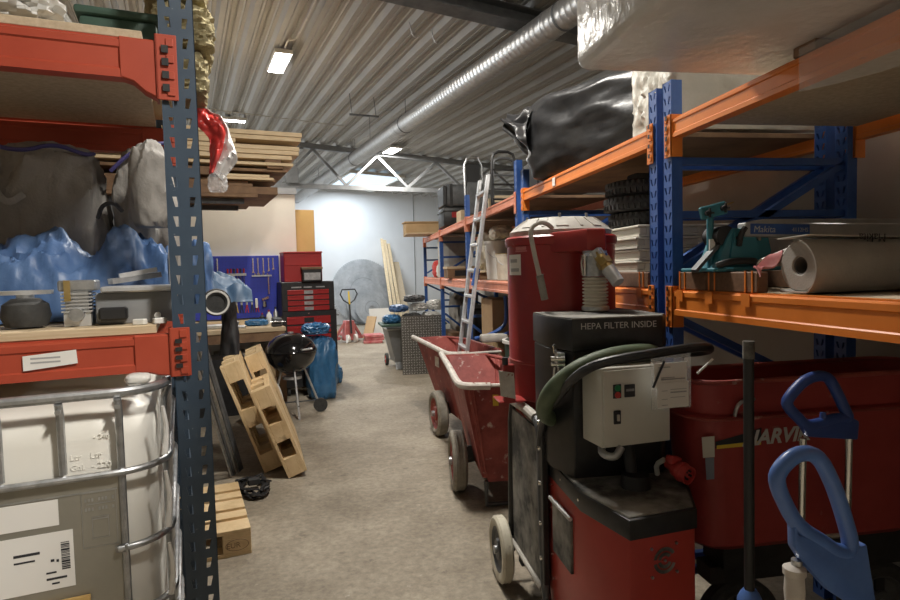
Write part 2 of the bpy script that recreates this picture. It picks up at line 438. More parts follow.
# partition of the workshop corner: face to the aisle, return wall and grey capping
D0 = 8.0
wall('wall_partition', (L(-5.5,D0), L(1.40,D0), 2.55), M['wallw'], .12)
wall('wall_partition_return', (L(1.28,D0+.12), L(1.28,D0+3.2), 2.55), M['wallw'], .12)
mb = MB().prism([tuple(L(-5.5,D0-.02)[:2]), tuple(L(1.42,D0-.02)[:2]), tuple(L(1.42,D0+.16)[:2]), tuple(L(-5.5,D0+.16)[:2])], 2.55, 2.63)
struct(mb.build('trim_2', M['grey']))
# unseen glowing door added to light the back hall from the left, and the roof light
mb = MB().box((0,0,0), (.03,3.0,3.0)).bevel(.004,1); o = struct(mb.build('added_door', M['dayl'])); o.location = L(-5.42,14.4,1.6); o.rotation_euler = (0,0,TH)
mb = MB()
for y in (-1.55,1.55): mb.b(-.03,.06,y-.06,y+.06,-1.6,1.6)
mb.b(-.03,.06,-1.61,1.61,1.5,1.62)
for y in (-.75,0,.75): mb.b(.0,.03,y-.02,y+.02,-1.5,1.5)
o2 = mb.build('added_door_frame', M['grey'], o)
mb = MB(); mb.box((0,0,0),(1.35,2.6,.02)); o = struct(mb.build('window_1', M['sky'])); o.location = L(4.55,15.7,roofz(4.55)-.03); o.rotation_euler = (0,R(2.86),TH)
mb = MB()
for x in (-.69,.69): mb.b(x-.03,x+.03,-1.33,1.33,-.05,.02)
for y in (-1.33,1.33): mb.b(-.72,.72,y-.03,y+.03,-.05,.02)
mb.build('window_frame', M['whiteplas'], o)

# trusses carry the roof across the hall
def truss(D, label, e0, e1):
    t = thing('roof_truss', label, 'roof truss', L(0,D,0), TH)
    top = MB().bar((e0,0,roofz(e0)-.07),(e1,0,roofz(e1)-.07), .10, .10); top.build('top_chord', M['truss'], t)
    MB().bar((e0,0,3.24),(e1,0,3.24), .09, .09).build('bottom_chord', M['truss'], t)
    st = .66; n = int((e1-e0)/st)
    for i in range(n):
        a = e0+i*st; c = a+st
        lo, hi = 3.285, roofz(a)-.12
        p, q = ((a,0,lo),(c,0,roofz(c)-.12)) if i % 2 else ((a,0,hi),(c,0,lo))
        MB().bar(p, q, .05, .05).build('web', M['truss'], t)
    return t
truss(12.0, 'steel lattice truss under the roof crossing behind the lumber stack', -5.44, 9.5)
# deep beam near the camera
t = MB()
for (w, z0, z1) in ((.22,0,.014),(.02,.014,.142),(.22,.142,.156)):
    bb = lambda e: 3.955 - .058*(e-1.95)
    t.prism([(-5.3,bb(-5.3)+z0),(9.5,bb(9.5)+z0),(9.5,bb(9.5)+z1),(-5.3,bb(-5.3)+z1)], -w/2, w/2, 'XZ')
one(t, 'roof_beam', M['steel'], 'dark steel roof beam crossing above the spiral duct', 'beam', L(0,5.2,0), TH)

# spiral duct
def duct():
    t = thing('ventilation_duct', 'long round spiral-seamed metal ventilation duct hanging under the roof', 'duct', L(3.12,0,3.68), TH)
    mb = MB(); prof = []; d = 3.2
    while d < 17.5:
        prof += [(.127,d),(.127,d+.066),(.1285,d+.070),(.1285,d+.076)]; d += .08
    mb.lathe(prof, (0,0,0), 'Y', 28).build('pipe', M['duct'], t)
    for d in (4.6, 8.6, 13.5): MB().lathe([(.129,d),(.133,d+.005),(.133,d+.035),(.129,d+.04)], (0,0,0), 'Y', 28, caps=False).build('coupling', M['galv'], t)
    for d in (4.4, 8.4, 11.2, 14.5):
        h = MB().loop([(.130,d-.012),(.134,d-.012),(.134,d+.012),(.130,d+.012)], (0,0,0), 'Y', 28)
        h.cyl((0,d,.14),(0,d,.36),.005,n=6); h.build('hanger', M['steel'], t)
duct()
# lamps
def panel(e, d, le, ld, label, strength, z=None, group='ceiling lamps'):
    z = (roofz(e)-.06) if z is None else z
    t = thing('ceiling_lamp', label, 'lamp', L(e,d,z), TH, group)
    MB().b(-le/2-.02,le/2+.02,-ld/2-.02,ld/2+.02,-.02,.03).bevel(.006,1).build('housing', M['whiteplas'], t)
    MB().b(-le/2,le/2,-ld/2,ld/2,-.028,-.019).build('diffuser', M['lamp'], t)
    mb = MB()
    for y in (-ld*.3, ld*.3): mb.cyl((0,y,.03),(0,y,.12),.004,n=6)
    mb.build('hanger', M['steel'], t)
    li = bpy.data.lights.new('lamp_light', 'AREA'); li.shape = 'RECTANGLE'; li.size = le; li.size_y = ld; li.energy = strength; li.color = (1,.95,.87)
    lo = bpy.data.objects.new('lamp_light', li); COL.objects.link(lo); lo.parent = t; lo.location = (0,0,-.035)
    return t

# cable ladder brackets and a thin conduit under the ribs
def roof_bracket(e,d,label):
    t=thing('cable_bracket',label,'bracket',L(e,d,roofz(e)),TH)
    MB().b(-.22,.22,-.015,.015,-.30,-.275).build('cross_arm',M['steel'],t)
    for x in (-.18,.18): MB().cyl((x,0,-.28),(x-.03,0,.01),.006,n=6).build('drop_rod',M['steel'],t)
    MB().cyl((.08,0,-.28),(.08,0,-.62),.004,n=6).build('hanging_wire',M['steel'],t)
roof_bracket(2.55,8.6,'small dark cross-arm hanging on two rods left of the duct')
roof_bracket(1.95,11.3,'small dark cross-arm hanging near the top chord of the truss')
for (e,d,lb) in ((2.35,6.0,'pair of short wire hooks under the roof, the one nearer to the steel beam'),(2.62,6.05,'second short wire hook under the roof beside the spiral duct')):
    one(MB().tube([(-.05,0,.0),(-.02,0,-.13),(.02,0,-.15),(.05,0,-.12)],.006,6,smooth=1),'wire_hook',M['alu'],lb,'hook',L(e,d,roofz(e)+.01),TH)
one(MB().tube([(-1.0,0,roofz(-1.0)-.03),(.6,0,roofz(.6)-.035),(1.6,.02,roofz(1.6)-.03),(2.7,0,roofz(2.7)-.035)],.009,6),'cable',M['lidgrey'],'thin pale cable running across the roof ribs in front of the truss','cable',L(0,10.3,0),TH)
one(MB().tube([(0,-1.4,0),(0,-.2,0),(-.03,-.1,0),(-.09,-.06,-.0),(-.09,.15,-.01)],.012,8,smooth=1),'cable_conduit',M['lidgrey'],'pale cable conduit leading to the lit panel lamp','conduit',L(1.30,7.0,roofz(1.30)-.03),TH)
# ------------------------------------------------------------------ left rack, in the building axes
LR = thing('pallet_rack', 'dusty blue pallet rack with red-orange beams at left foreground', 'pallet rack', L(0,0,0), TH)
def place(o, x, y, z, rz=0): o.location = (x,y,z); o.rotation_euler = (0,0,rz); return o
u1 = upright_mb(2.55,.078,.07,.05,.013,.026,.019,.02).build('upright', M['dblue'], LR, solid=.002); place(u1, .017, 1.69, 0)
for i,(x,y) in enumerate(((-.019,2.66),(-2.75,1.69),(-2.75,2.66))):
    c = u1.copy(); COL.objects.link(c); c.parent = LR; place(c, x, y if y < 2 else y, 0, 0)
for x in (.017,-2.75):
    mb = MB()
    for z in (.3,1.15,2.35): mb.bar((x,1.76,z),(x,2.66,z),.03,.03)
    for (a,c) in ((.3,1.15),(1.15,2.35)): mb.bar((x,1.76,a),(x,2.66,c),.03,.03)
    mb.build('brace', M['dblue'], LR)
def left_beam(z0, z1, y, flip=False):
    dr = .017 if z1 < 1.5 else .048
    bmz = beam_mb(-2.68,-.055,z0,z1,0,.045)
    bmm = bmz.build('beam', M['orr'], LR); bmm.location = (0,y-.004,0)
    if flip: bmm.rotation_euler = (0,0,0)
    # haunch widening to the end plate
    mb = MB().prism([(-.115,z0),(-.085,z0-dr*.18),(-.06,z0-dr*.65),(-.03,z0-dr+.002),(-.03,z1-.001),(-.055,z1-.001),(-.085,z1-.001),(-.115,z1)], -.0015, .04, 'XZ')
    mb.bevel(.004,1)
    h = mb.build('haunch', M['orr'], bmm)
    c = connector_mb(.0-.012,-1,z0-dr,z1+.014,-.006,.05).build('end_plate', M['orr'], bmm)
    c2 = connector_mb(-2.735,1,z0-dr,z1+.014,-.006,.05).build('end_plate', M['orr'], bmm)
    for i in range(4 if not flip else 0):
        z = z0-dr+.028 + i*(z1-z0+dr-.04)/3.4
        MB().b(-.020,-.004,-.0125,-.0085,z-(.005 if z1<1.5 else .008),z+(.006 if z1<1.5 else .010)).build('locking_slot', M['black'], bmm)
    return bmm
for (z0,z1) in ((1.266,1.36),(1.995,2.095)):
    left_beam(z0,z1,1.688); left_beam(z0,z1,2.655,True)
mb = MB().prism([(-.345,1.292),(-.235,1.302),(-.237,1.335),(-.345,1.327)], 1.6815,1.6825,'XZ'); st = mb.build('sticker', M['paper'], LR)
mb = MB()
for i in range(2): mb.b(-.33,-.27,1.681,1.6816,1.308+i*.010,1.312+i*.010)
mb.build('print', M['inkgrey'], st)
# shelf boards
one(MB().b(-2.7,-.062,1.70,2.652,1.361,1.383).bevel(.002,1), 'shelf_board', M['ply'], 'plywood shelf board carrying the tile saw, on the lower red-orange beams', 'shelf board', L(0,0,0), TH)
one(MB().b(-2.7,-.062,1.70,2.652,2.096,2.118).bevel(.002,1), 'shelf_board', M['chip'], 'chipboard shelf on the upper red-orange beams of the left rack', 'shelf board', L(0,0,0), TH)

# upper left shelf goods
t = thing('storage_crate', 'dark green lidded storage crate on the top shelf at upper left', 'crate', L(-.13,2.06,2.118), TH)
MB().b(-.09,.10,-.16,.22,0,.10).bevel(.012,2).build('body', M['green'], t)
MB().b(-.10,.11,-.17,.23,.10,.122).bevel(.008,2).build('lid', M['green'], t)
one(MB().blob((0,0,.035),(.24,.26,.11),seed=3,amp=.30,freq=2.6,cuts=14), 'plastic_bag', M['lightbag'], 'crumpled pale plastic bag on the top shelf beside the green crate', 'bag', L(-.365,1.86,2.120), TH)
one(MB().b(-.09,.12,-.2,.09,0,.22).bevel(.004,1), 'cardboard_box', M['card'], 'brown cardboard box behind the green crate, cut by the top edge', 'box', L(-.12,2.58-.2+.15,2.118), TH)
# mineral wool batts beyond the post: two stacked torn batts
def wool(z, h, seed, label, dx=0):
    h *= .93
    o = one(MB().blob((0,0,h/2),(.26,.55,h),seed=seed,amp=.13,freq=3.2,power=7,cuts=18,fine=.7), 'insulation_batt', M['wool'], label, 'insulation', L(.045+dx,3.25,z), TH, 'mineral wool batts')
wool(2.34,.22,1,'torn yellow-brown mineral wool batt, bottom of its stack behind the blue post',-.02)
wool(2.55,.21,2,'ragged mineral wool batt in the middle of its stack behind the blue post',.015)
wool(2.75,.26,5,'ragged mineral wool batt on top of its stack behind the blue post',-.01)
# the second rack run beyond, whose deck carries wool, tarps and bags
t = thing('pallet_rack', 'blue rack bay hidden behind the left foreground post, carrying mineral wool and dark bags', 'pallet rack', L(0,0,0), TH)
for (x,y) in ((.0,2.86),(-1.6,2.86),(.0,3.28),(-1.6,3.28)):
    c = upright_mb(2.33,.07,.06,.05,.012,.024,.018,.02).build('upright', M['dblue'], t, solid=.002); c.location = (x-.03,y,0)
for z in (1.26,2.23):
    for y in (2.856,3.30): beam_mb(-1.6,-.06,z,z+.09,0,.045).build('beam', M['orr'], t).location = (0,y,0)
mb = MB()
for z in (.4,1.3,2.2): mb.bar((-.03,2.9,z),(-.03,3.28,z),.03,.03)
mb.build('brace', M['dblue'], t)
one(MB().b(-1.6,.05,2.93,3.275,2.321,2.34).bevel(.002,1), 'shelf_board', M['chip'], 'chipboard shelf under the mineral wool batts', 'shelf board', L(0,0,0), TH)
one(MB().b(-1.6,.05,2.93,3.275,1.351,1.375).bevel(.002,1), 'shelf_board', M['wooddark'], 'dark shelf board under the dark blue bag beyond the left post', 'shelf board', L(0,0,0), TH)

# red and white plastic sack hanging out over the end of the rack
t = thing('plastic_sack', 'red and white striped plastic film sack hanging off the rack end under the mineral wool', 'sack', L(.16,3.30,-.03), TH)
def strip(cs, widths, seed):
    mb = MB(); 
    def f(u,v):
        k = u*(len(cs)-1); i = min(int(k), len(cs)-2); fr = k-i
        p = Vector(cs[i]).lerp(Vector(cs[i+1]), fr); w = widths[i]+(widths[i+1]-widths[i])*fr
        a = v*2-1
        n = noise.noise(Vector((u*5+seed, v*4, seed)))
        return p + Vector((a*w*.42, -abs(a)*.02 + n*.035 + .10*a, a*w*.55 + n*.015))
    return mb.grid(f, 26, 12)
def fold(A, B, seed):
    def f(u,v):
        k=v*(len(A)-1); i=min(int(k),len(A)-2); fr=k-i
        p=Vector(A[i]).lerp(Vector(A[i+1]),fr).lerp(Vector(B[i]).lerp(Vector(B[i+1]),fr),u)
        n=noise.noise(Vector((p.x*16+seed,p.y*13,seed))); n2=.5-abs(noise.noise(Vector((p.x*30,p.y*22,seed+3))))*2
        return Vector((p.x-.16, -.10+.06*abs(u-.5)+.05*n+.022*n2, p.y+.03))
    return MB().grid(f,16,30)
Am=[(.14,2.335),(.205,2.285),(.235,2.235),(.218,2.14),(.172,2.02)]
fold([(.098,2.318),(.105,2.255),(.160,2.19),(.163,2.10),(.155,2.01)],Am,2).build('red_stripe', M['redfilm'], t, 50, solid=.004)
fold(Am,[(.15,2.342),(.222,2.292),(.256,2.235),(.290,2.085),(.215,1.985)],5).build('white_stripe', M['whitefilm'], t, 50, solid=.004)
mb = MB().blob((.03,-.075,2.005),(.085,.07,.10),seed=9,amp=.3,freq=2.8,cuts=10); mb.build('clear_end', M['film'], t)

# middle shelf: big grey bags at the back, blue tarpaulin in front of them, machines along the edge
t = thing('big_bag', 'grey woven big bag with purple hem slumped at the back of the shelf, left one', 'bag', L(-.40,2.49,1.385), TH)
b1 = MB().blob((0,0,.27),(.345,.29,.60),seed=11,amp=.17,freq=1.5,power=3.4,cuts=22,fine=.35).build('bag_body', M['greybag'], t)
MB().tube([(-.15,-.13,.56),(-.05,-.15,.535),(.04,-.14,.57),(.12,-.12,.54),(.14,-.03,.56)], .007, 6, smooth=2).build('hem', M['purple'], t)
MB().tube([(-.12,-.13,.50),(-.13,-.17,.42),(-.09,-.18,.36),(-.05,-.15,.40)], .012, 6, smooth=2, flat=.3).build('lifting_loop', M['greybag'], t)
t = thing('big_bag', 'grey woven big bag with purple hem bulging beside the blue post', 'bag', L(-.105,2.50,1.385), TH)
MB().blob((0,0,.28),(.20,.29,.60),seed=15,amp=.18,freq=1.6,power=3.0,cuts=22,fine=.35).build('bag_body', M['greybag'], t)
MB().tube([(-.10,-.12,.49),(-.04,-.14,.55),(.03,-.14,.585),(.08,-.11,.60)], .007, 6, smooth=2).build('hem', M['purple'], t)
one(MB().blob((0,0,.14),(.12,.15,.28),seed=21,amp=.16,freq=1.6,power=2.8,cuts=18), 'plastic_bag', M['greybag'], 'pale grey bag bulging beside the blue post above the tarpaulin', 'bag', L(-.075,2.16,1.665), TH)
# blue tarpaulin: folded pile, one cloth
t = thing('tarpaulin', 'crumpled pale blue tarpaulin heaped along the middle shelf behind the tile saw', 'tarpaulin', L(0,0,1.384), TH)
def tarpf(u,v):
    x = -.95 + u*.915; y = 1.98 + v*.36
    n1 = noise.noise(Vector((x*5.2,y*4.5,1.3))); n2 = noise.noise(Vector((x*11+y*5,y*9,4.7))); n3 = noise.noise(Vector((x*26,y*22+x*8,9.1)))
    prof = .235*math.sin(PI*min(1,max(0,v*1.04)))**.55
    h = prof*(1 - .34*math.exp(-((x+.245)/.045)**2) + .22*math.exp(-((x+.185)/.05)**2)+.10*math.exp(-((x+.34)/.06)**2)- .9*max(0,(x+.15))) + (.035*n1 + .045*(.45-abs(n2)*2) + .028*(.45-abs(n3)*2))*min(1,prof*8)
    return Vector((x, y + .05*n1 - .02*n2, max(.004,h)))
MB().grid(tarpf, 120, 46).build('sheet', M['tarp'], t, 60, solid=.003)
MB().tube([(-.215,2.05,.30),(-.20,2.02,.335),(-.17,2.02,.345),(-.15,2.04,.32)],.006,6,smooth=2).build('hem_cord', M['ink'], t)
# wet tile saw: grey box body with pale top rail
t = thing('tile_saw', 'grey electric tile saw with pale top rail on the middle shelf', 'saw', L(-.12,1.845,1.384), TH)
MB().b(-.085,.10,-.05,.12,0,.083).bevel(.006,2).build('body', M['grey'], t)
MB().b(-.070,.105,-.075,.14,.083,.099).bevel(.004,1).build('table', M['alu'], t)
MB().b(-.075,-.01,-.09,-.048,.012,.045).bevel(.005,1).build('tray', M['blackp'], t)
MB().bar((-.050,-.03,.112),(.065,.02,.128),.035,.014).build('cutting_guide', M['galv'], t)
MB().bar((-.03,-.02,.126),(.06,.0,.142),.02,.012).build('fence', M['alu'], t)
MB().cyl((.06,-.085,.02),(.06,-.06,.02),.008).build('knob', M['whiteplas'], t)
# small engine
t = thing('small_engine', 'small finned aluminium engine with a brass lever on the middle shelf', 'engine', L(-.245,1.83,1.384), TH)
mb = MB().b(-.03,.03,-.04,.05,0,.035)
for i in range(6): mb.b(-.034,.034,-.046,.054,.036+i*.009,.040+i*.009)
mb.b(-.026,.026,-.036,.046,.03,.09).build('cylinder_block', M['alu'], t)
MB().b(-.04,.045,-.045,.05,.09,.118).bevel(.004,1).build('head', M['galv'], t)
MB().bar((-.018,-.052,.065),(-.018,-.052,.118),.014,.006).build('lever', M['brass'], t)
MB().cyl((0,-.06,.03),(0,-.04,.03),.017,n=18).build('spindle', M['galv'], t)
t = thing('angle_grinder', 'dark rounded power tool with pale rim at the left end of the shelf', 'power tool', L(-.362,1.83,1.384), TH)
MB().lathe([(.0,0),(.045,.004),(.055,.03),(.05,.06),(.03,.075),(0,.078)],(0,0,.0),'Z',24).build('body', M['rubber'], t)
MB().loop([(.056,.085),(.062,.085),(.062,.095),(.056,.095)],(0,0,0),'Z',28).build('guard', M['alu'], t)
MB().cyl((0,0,.07),(0,0,.093),.02).build('spindle', M['galv'], t)
for (x,y,a,nm) in ((-.055,1.735,.3,'small pale screw box on the shelf edge beside the post'),(-.10,1.728,-.4,'short offcut of white tile on the shelf edge')):
    one(MB().box((0,0,.008),(.03,.02,.015)).bevel(.002,1), 'offcut', M['whiteplas'], nm, 'offcut', L(x,y,1.383), TH+a)

# ------------------------------------------------------------------ IBC tote under the left rack
t = thing('ibc_tote', 'white plastic tank in a galvanised tube cage under the left rack', 'tank', L(0,0,0), TH)
X0,X1,Y0,Y1,RR = -1.08,-.046,1.60,2.62,.12
def rrect(x0,x1,y0,y1,r,z,n=6):
    pts=[]
    for (cx,cy,a0) in ((x1-r,y0+r,-90),(x1-r,y1-r,0),(x0+r,y1-r,90),(x0+r,y0+r,180)):
        for i in range(n+1):
            a=R(a0+90*i/n); pts.append((cx+r*math.cos(a),cy+r*math.sin(a),z))
    return pts
mb = MB(); bm = mb.bm; rings=[]
for (ins,z) in ((.06,.17),(.035,.20),(.030,.25),(.030,1.12),(.036,1.165),(.07,1.195),(.16,1.205)):
    rings.append([bm.verts.new(p) for p in rrect(X0+ins,X1-ins,Y0+ins,Y1-ins,.13,z,8)])
for A,B in zip(rings,rings[1:]):
    for j in range(len(A)): bm.faces.new((A[j],A[(j+1)%len(A)],B[(j+1)%len(A)],B[j]))
bm.faces.new(rings[0][::-1]); bm.faces.new(rings[-1])
tank = mb.build('tank', M['hdpe'], t, 50)
# moulded lettering and graduations
for (s,x,z,h) in (('- 240',-.205,1.125,.016),('Ltr   Ltr',-.255,1.08,.020),('Gal.  - 220',-.255,1.055,.020)):
    text_mb(s, h, frame4((x,Y0+.0295,z),(1,0,0),(0,0,1)), .0012).build('moulded_lettering', M['hdpe'], tank)
for i,z in enumerate((1.235,1.045,.862,.70,.52,.34,.17)):
    if 0 < i < 6:
        if i in (2,):
            p = rrect(X0,X1,Y0,Y1,RR,z); 
        MB().tube(rrect(X0,X1,Y0,Y1,RR,z), .0085 if i else .011, 10, closed=True).build('cage_rail', M['galv'], t) if i in (1,) else MB().tube([(-.142,Y0,z)]+rrect(X0,X1,Y0,Y1,RR,z)[0:-7], .0085, 10).build('cage_rail', M['galv'], t)
    else: MB().tube(rrect(X0,X1,Y0,Y1,RR,z), .012, 10, closed=True).build('cage_rail', M['galv'], t)
for x in (-.148,-.266,-.385,-.5,-.62,-.74,-.86):
    z0 = .17 if x < -.4 else (.17 if x > -.2 else 1.045)
    MB().tube([(x,Y0-.004,1.222),(x,Y0+.010,1.19),(x,Y0+.012,1.06),(x,Y0+.012,z0+.01)], .0085, 8).build('cage_upright', M['galv'], t)
for y in (1.74,1.86,1.98,2.1,2.22,2.34,2.46):
    MB().tube([(X1+.004,y,1.222),(X1-.010,y,1.19),(X1-.012,y,.18)], .0085, 8).build('cage_upright', M['galv'], t)
for x in (-.148,-.266):
    MB().cyl((x,Y0-.018,1.205),(x,Y0-.008,1.205),.006,n=10).build('bolt', M['galv'], t)
MB().blob((-.105,Y0+.040,1.260),(.055,.055,.026),seed=2,amp=.12,cuts=6).build('corner_pad', M['whiteplas'], t)
mb = MB()
for (a,c) in (((1.19),(1.07)),((1.03),(.89)),((.85),(.72))):
    MB().tube([(X1-.008,1.612,a),(X1-.001,1.628,(a+c)/2),(X1-.008,1.612,c)], [.004,.008], 8, flat=.8, smooth=1).build('torn_film', M['whitefilm'], t)
pl = MB().b(-.74,-.150,Y0+.013,Y0+.0165,.36,1.04).bevel(.001,1).build('label_plate', M['plate'], t)
mb = MB().b(-.42,-.160,Y0+.0115,Y0+.0128,1.003,1.0065)
y=Y0+.0122
def rect_line(x0,x1,z0,z1,w=.0018):
    mb.b(x0,x1,y-.0006,y,z0,z0+w); mb.b(x0,x1,y-.0006,y,z1-w,z1); mb.b(x0,x0+w,y-.0006,y,z0,z1); mb.b(x1-w,x1,y-.0006,y,z0,z1)
mb.b(-.225,-.165,y-.0006,y,.975,.977); rect_line(-.235,-.163,.873,1.003,.0012); rect_line(-.215,-.180,.893,.945,.0015); mb.b(-.215,-.180,y-.0006,y,.938,.941)
for i in range(2):
    for k in range(9): mb.b(-.228+k*.007,-.2235+k*.007,y-.0006,y,.982-i*.022,.990-i*.022) if k%4!=3 else None
mb.build('embossed_marks', M['galv'], pl)
pp = MB().b(-.40,-.254,Y0+.0112,Y0+.0122,.792,.925).build('shipping_label', M['paper'], t)
mb = MB(); z = .835; y=Y0+.0108
while z < .90:
    h = random.choice((.0015,.003,.0045)); mb.b(-.279,-.262,y-.0003,y,z,z+h); z += h+random.choice((.0015,.0025))
mb.build('barcode', M['ink'], pp)
for (x0,x1,zz,h) in ((-.30,-.293,.857,.006),(-.289,-.284,.855,.006),(-.31,-.29,.83,.004),(-.31,-.27,.815,.005),(-.37,-.32,.88,.006),(-.37,-.33,.865,.004),(-.30,-.285,.804,.004)): MB().b(x0,x1,y-.0003,y,zz,zz+h).build('print', M['ink'], pp)

MB().b(-.42,-.280,Y0+.0115,Y0+.0125,.94,1.0).build('data_label', M['paper'], t)
MB().b(-.42,-.225,Y0-.002,Y0+.010,.60,.765).build('brown_label', M['tanboard'], t)
mb = MB()
for y in (1.62,2.07,2.50): mb.b(X0,X1,y,y+.1,0,.12)
mb.b(X0,X1,Y0,Y1,.12,.165); mb.bevel(.004,1).build('base_pallet', M['wooddark'], t)

# ------------------------------------------------------------------ things beyond the left rack's end
t = thing('tool_bag', 'dark blue canvas bag drooping over the rack end beyond the left post', 'bag', L(.172,3.22,1.376), TH)
def drape(u,v):
    x = -.15+u*.29; y = -.24+v*.48
    n = noise.noise(Vector((u*3.2,v*3.4,2.2))); n2 = noise.noise(Vector((u*8,v*8,5)))
    h = .145 - .07*max(0,u-.25) - .10*max(0,u-.75)*2 + .05*(.5-abs(n)*2)+.015*n2
    if v < .12 : h -= (.12-v)*1.0
    return Vector((x,y,max(h,.006)))
MB().grid(drape, 34, 34).build('canvas', M['darkblue'], t, 60, solid=.004)
one(MB().blob((0,0,.08),(.11,.18,.30),seed=31,amp=.15,freq=1.4,cuts=18), 'tarpaulin', M['tarp'], 'end of a pale blue tarpaulin poking out past the right side of the blue post', 'tarpaulin', L(.078,2.885,1.376), TH)
t = thing('cable_drum', 'small black cable drum with a white rim behind the left post', 'drum', L(.132,2.70,1.29), TH)
MB().loop([(.035,-.03),(.056,-.033),(.058,.0),(.056,.03),(.035,.03)],(0,0,.105),'Y',28).cyl((0,-.02,.105),(0,.02,.105),.04,n=24).bar((0,0,.09),(-.075,.0,.09),.016,.016).build('reel', M['rubber'], t)
MB().loop([(.043,-.038),(.050,-.040),(.051,-.034),(.043,-.034)],(0,0,.105),'Y',28).build('white_rim', M['whiteplas'], t)

t = thing('work_jacket', 'long black work garment hanging from the rack end above the pallets', 'jacket', L(.232,3.53,0), TH)
def coat(u,v):
    a = u*2*PI; z = 1.37 - v*.30; w = .030+.018*v+.012*math.sin(3*a+v*4)+.01*noise.noise(Vector((math.cos(a)*2,math.sin(a)*2,v*4)))
    return Vector((w*math.cos(a)*1.0, w*.8*math.sin(a), z))
MB().grid(coat, 30, 22, True).build('cloth', M['black'], t, 60)
MB().tube([(0,0,1.36),(0,-.005,1.40),(.0,.0,1.425)],.006,6).build('hook', M['galv'], t)
mb=MB().bar((.03,.0,1.42),(-.30,-.16,1.42),.02,.02); mb.build('hanging_rail', M['dblue'], t)
for i,(dx,dy,lean,mm) in enumerate(((.0,0,.0,'galv'),(.035,.10,.01,'steel'),(.075,.22,.0,'galv'),(.11,.30,.02,'steel'),(.14,.44,.0,'steel'))):
    t = one(MB().bar((.12+dx-.12,4.2+dy,1.22-.05*i),(.285+dx*.6,4.72+dy*.3,.012),.012,.022), 'steel_rail', M[mm],
        'slim metal rail leaning behind the left blue post, %s in the row' % ('nearest','second','third','fourth','farthest')[i], 'rail', L(0,0,0), TH, 'rails leaning behind the left post')
# dark bins and plates standing in the shade against which they lean
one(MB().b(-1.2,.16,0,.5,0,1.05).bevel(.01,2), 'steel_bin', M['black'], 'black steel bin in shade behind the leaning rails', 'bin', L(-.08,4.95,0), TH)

# lying EUR pallet and leaning pallets
def pallet(name, label, Lx=1.2, Wy=.8, loc=(0,0,0), group=None, mark=False):
    t = thing(name, label, 'pallet', loc, TH, group)
    ys = [(-Wy/2+Wy*f) for f in (0,.21,.4,.61,.82)]
    bw = [.145,.10,.145,.10,.145]
    # top boards evenly
    gaps = (Wy-sum(bw))/4; y = -Wy/2
    for w in bw:
        MB().b(-Lx/2,Lx/2,y,y+w,.122,.144).bevel(.002,1).build('deck_board', M['woodp'], t); y += w+gaps
    for x in (-Lx/2+.0725, 0, Lx/2-.0725): MB().b(x-.0725,x+.0725,-Wy/2,Wy/2,.10,.122).bevel(.002,1).build('cross_board', M['woodp'], t)
    for x in (-Lx/2+.0725, 0, Lx/2-.0725):
        for yy in (-Wy/2+.05, 0, Wy/2-.05): MB().b(x-.0725,x+.0725,yy-.05,yy+.05,.022,.10).bevel(.003,1).build('block', M['woodp'], t)
    for yy in (-Wy/2+.05, 0, Wy/2-.05): MB().b(-Lx/2,Lx/2,yy-.05,yy+.05,0,.022).bevel(.002,1).build('bottom_board', M['woodp'], t)
    if mark:
        m4 = frame4((Lx/2-.128,-Wy/2-.0012,.048),(1,0,0),(0,0,1))
        mk = text_mb('EUR', .04, m4, .0005)
        ring = [(Lx/2-.0725+.058*math.cos(a*2*PI/28),-Wy/2-.001,.061+.030*math.sin(a*2*PI/28)) for a in range(28)]
        mk.tube(ring,.0016,4,closed=True); mk.build('brand_mark', M['wooddark'], t)
    return t
pallet('pallet','pale wooden pallet lying flat on the floor with a EUR mark on its end', 1.2, .8, L(.288-.6,3.365+.4,0), mark=True)
def lean(label, xb, yb, ang, Lx, rz=0, dz=0):
    t = pallet('pallet', label, Lx, .60, (0,0,0), 'leaning pallets')
    # lower end on the floor at (xb, yb), top leaning to the left
    m = Matrix.Translation((xb,yb,dz)) @ Matrix.Rotation(rz,4,'Z') @ Matrix.Rotation(R(ang),4,'Y') @ Matrix.Translation((-Lx/2,0,0))
    t.matrix_world = m; t.rotation_mode = 'XYZ'
    t.location, q, _ = m.decompose(); t.rotation_euler = q.to_euler()
    return t
# the deck faces left-down; x axis of the pallet runs up the slope
lean('wooden pallet leaning to the left, leftmost of the three leaning ones', -.745, 4.97, 71, .88, TH*.6)
lean('wooden pallet leaning to the left, behind the shorter pallet and right of the first', -.652, 5.46, 71, .88, TH*.6)
lean('shorter wooden pallet leaning in front, rightmost of the three leaning ones', -.551, 4.80, 70, .70, TH*.6)
# strap bundle
t = thing('ratchet_strap', 'tangled black ratchet strap lying on the floor beside the flat pallet', 'strap', L(.40,4.35,0), TH)
for i,(rx,ry,z,ph) in enumerate(((.10,.19,.02,0),(.085,.17,.04,.5),(.10,.15,.058,.9),(.07,.20,.03,1.6))):
    pts=[(rx*math.cos(a*2*PI/18+ph)+.015*math.sin(a*1.7+i), ry*math.sin(a*2*PI/18+ph)+.02*math.cos(a*2.3), z+.012*math.sin(a*1.3+i)) for a in range(18)]
    MB().tube(pts,.014,8,closed=True,flat=.5).build('strap_loop', M['blackp'], t)
MB().b(-.03,.05,.02,.07,.03,.075).bevel(.006,1).build('ratchet', M['rubber'], t)
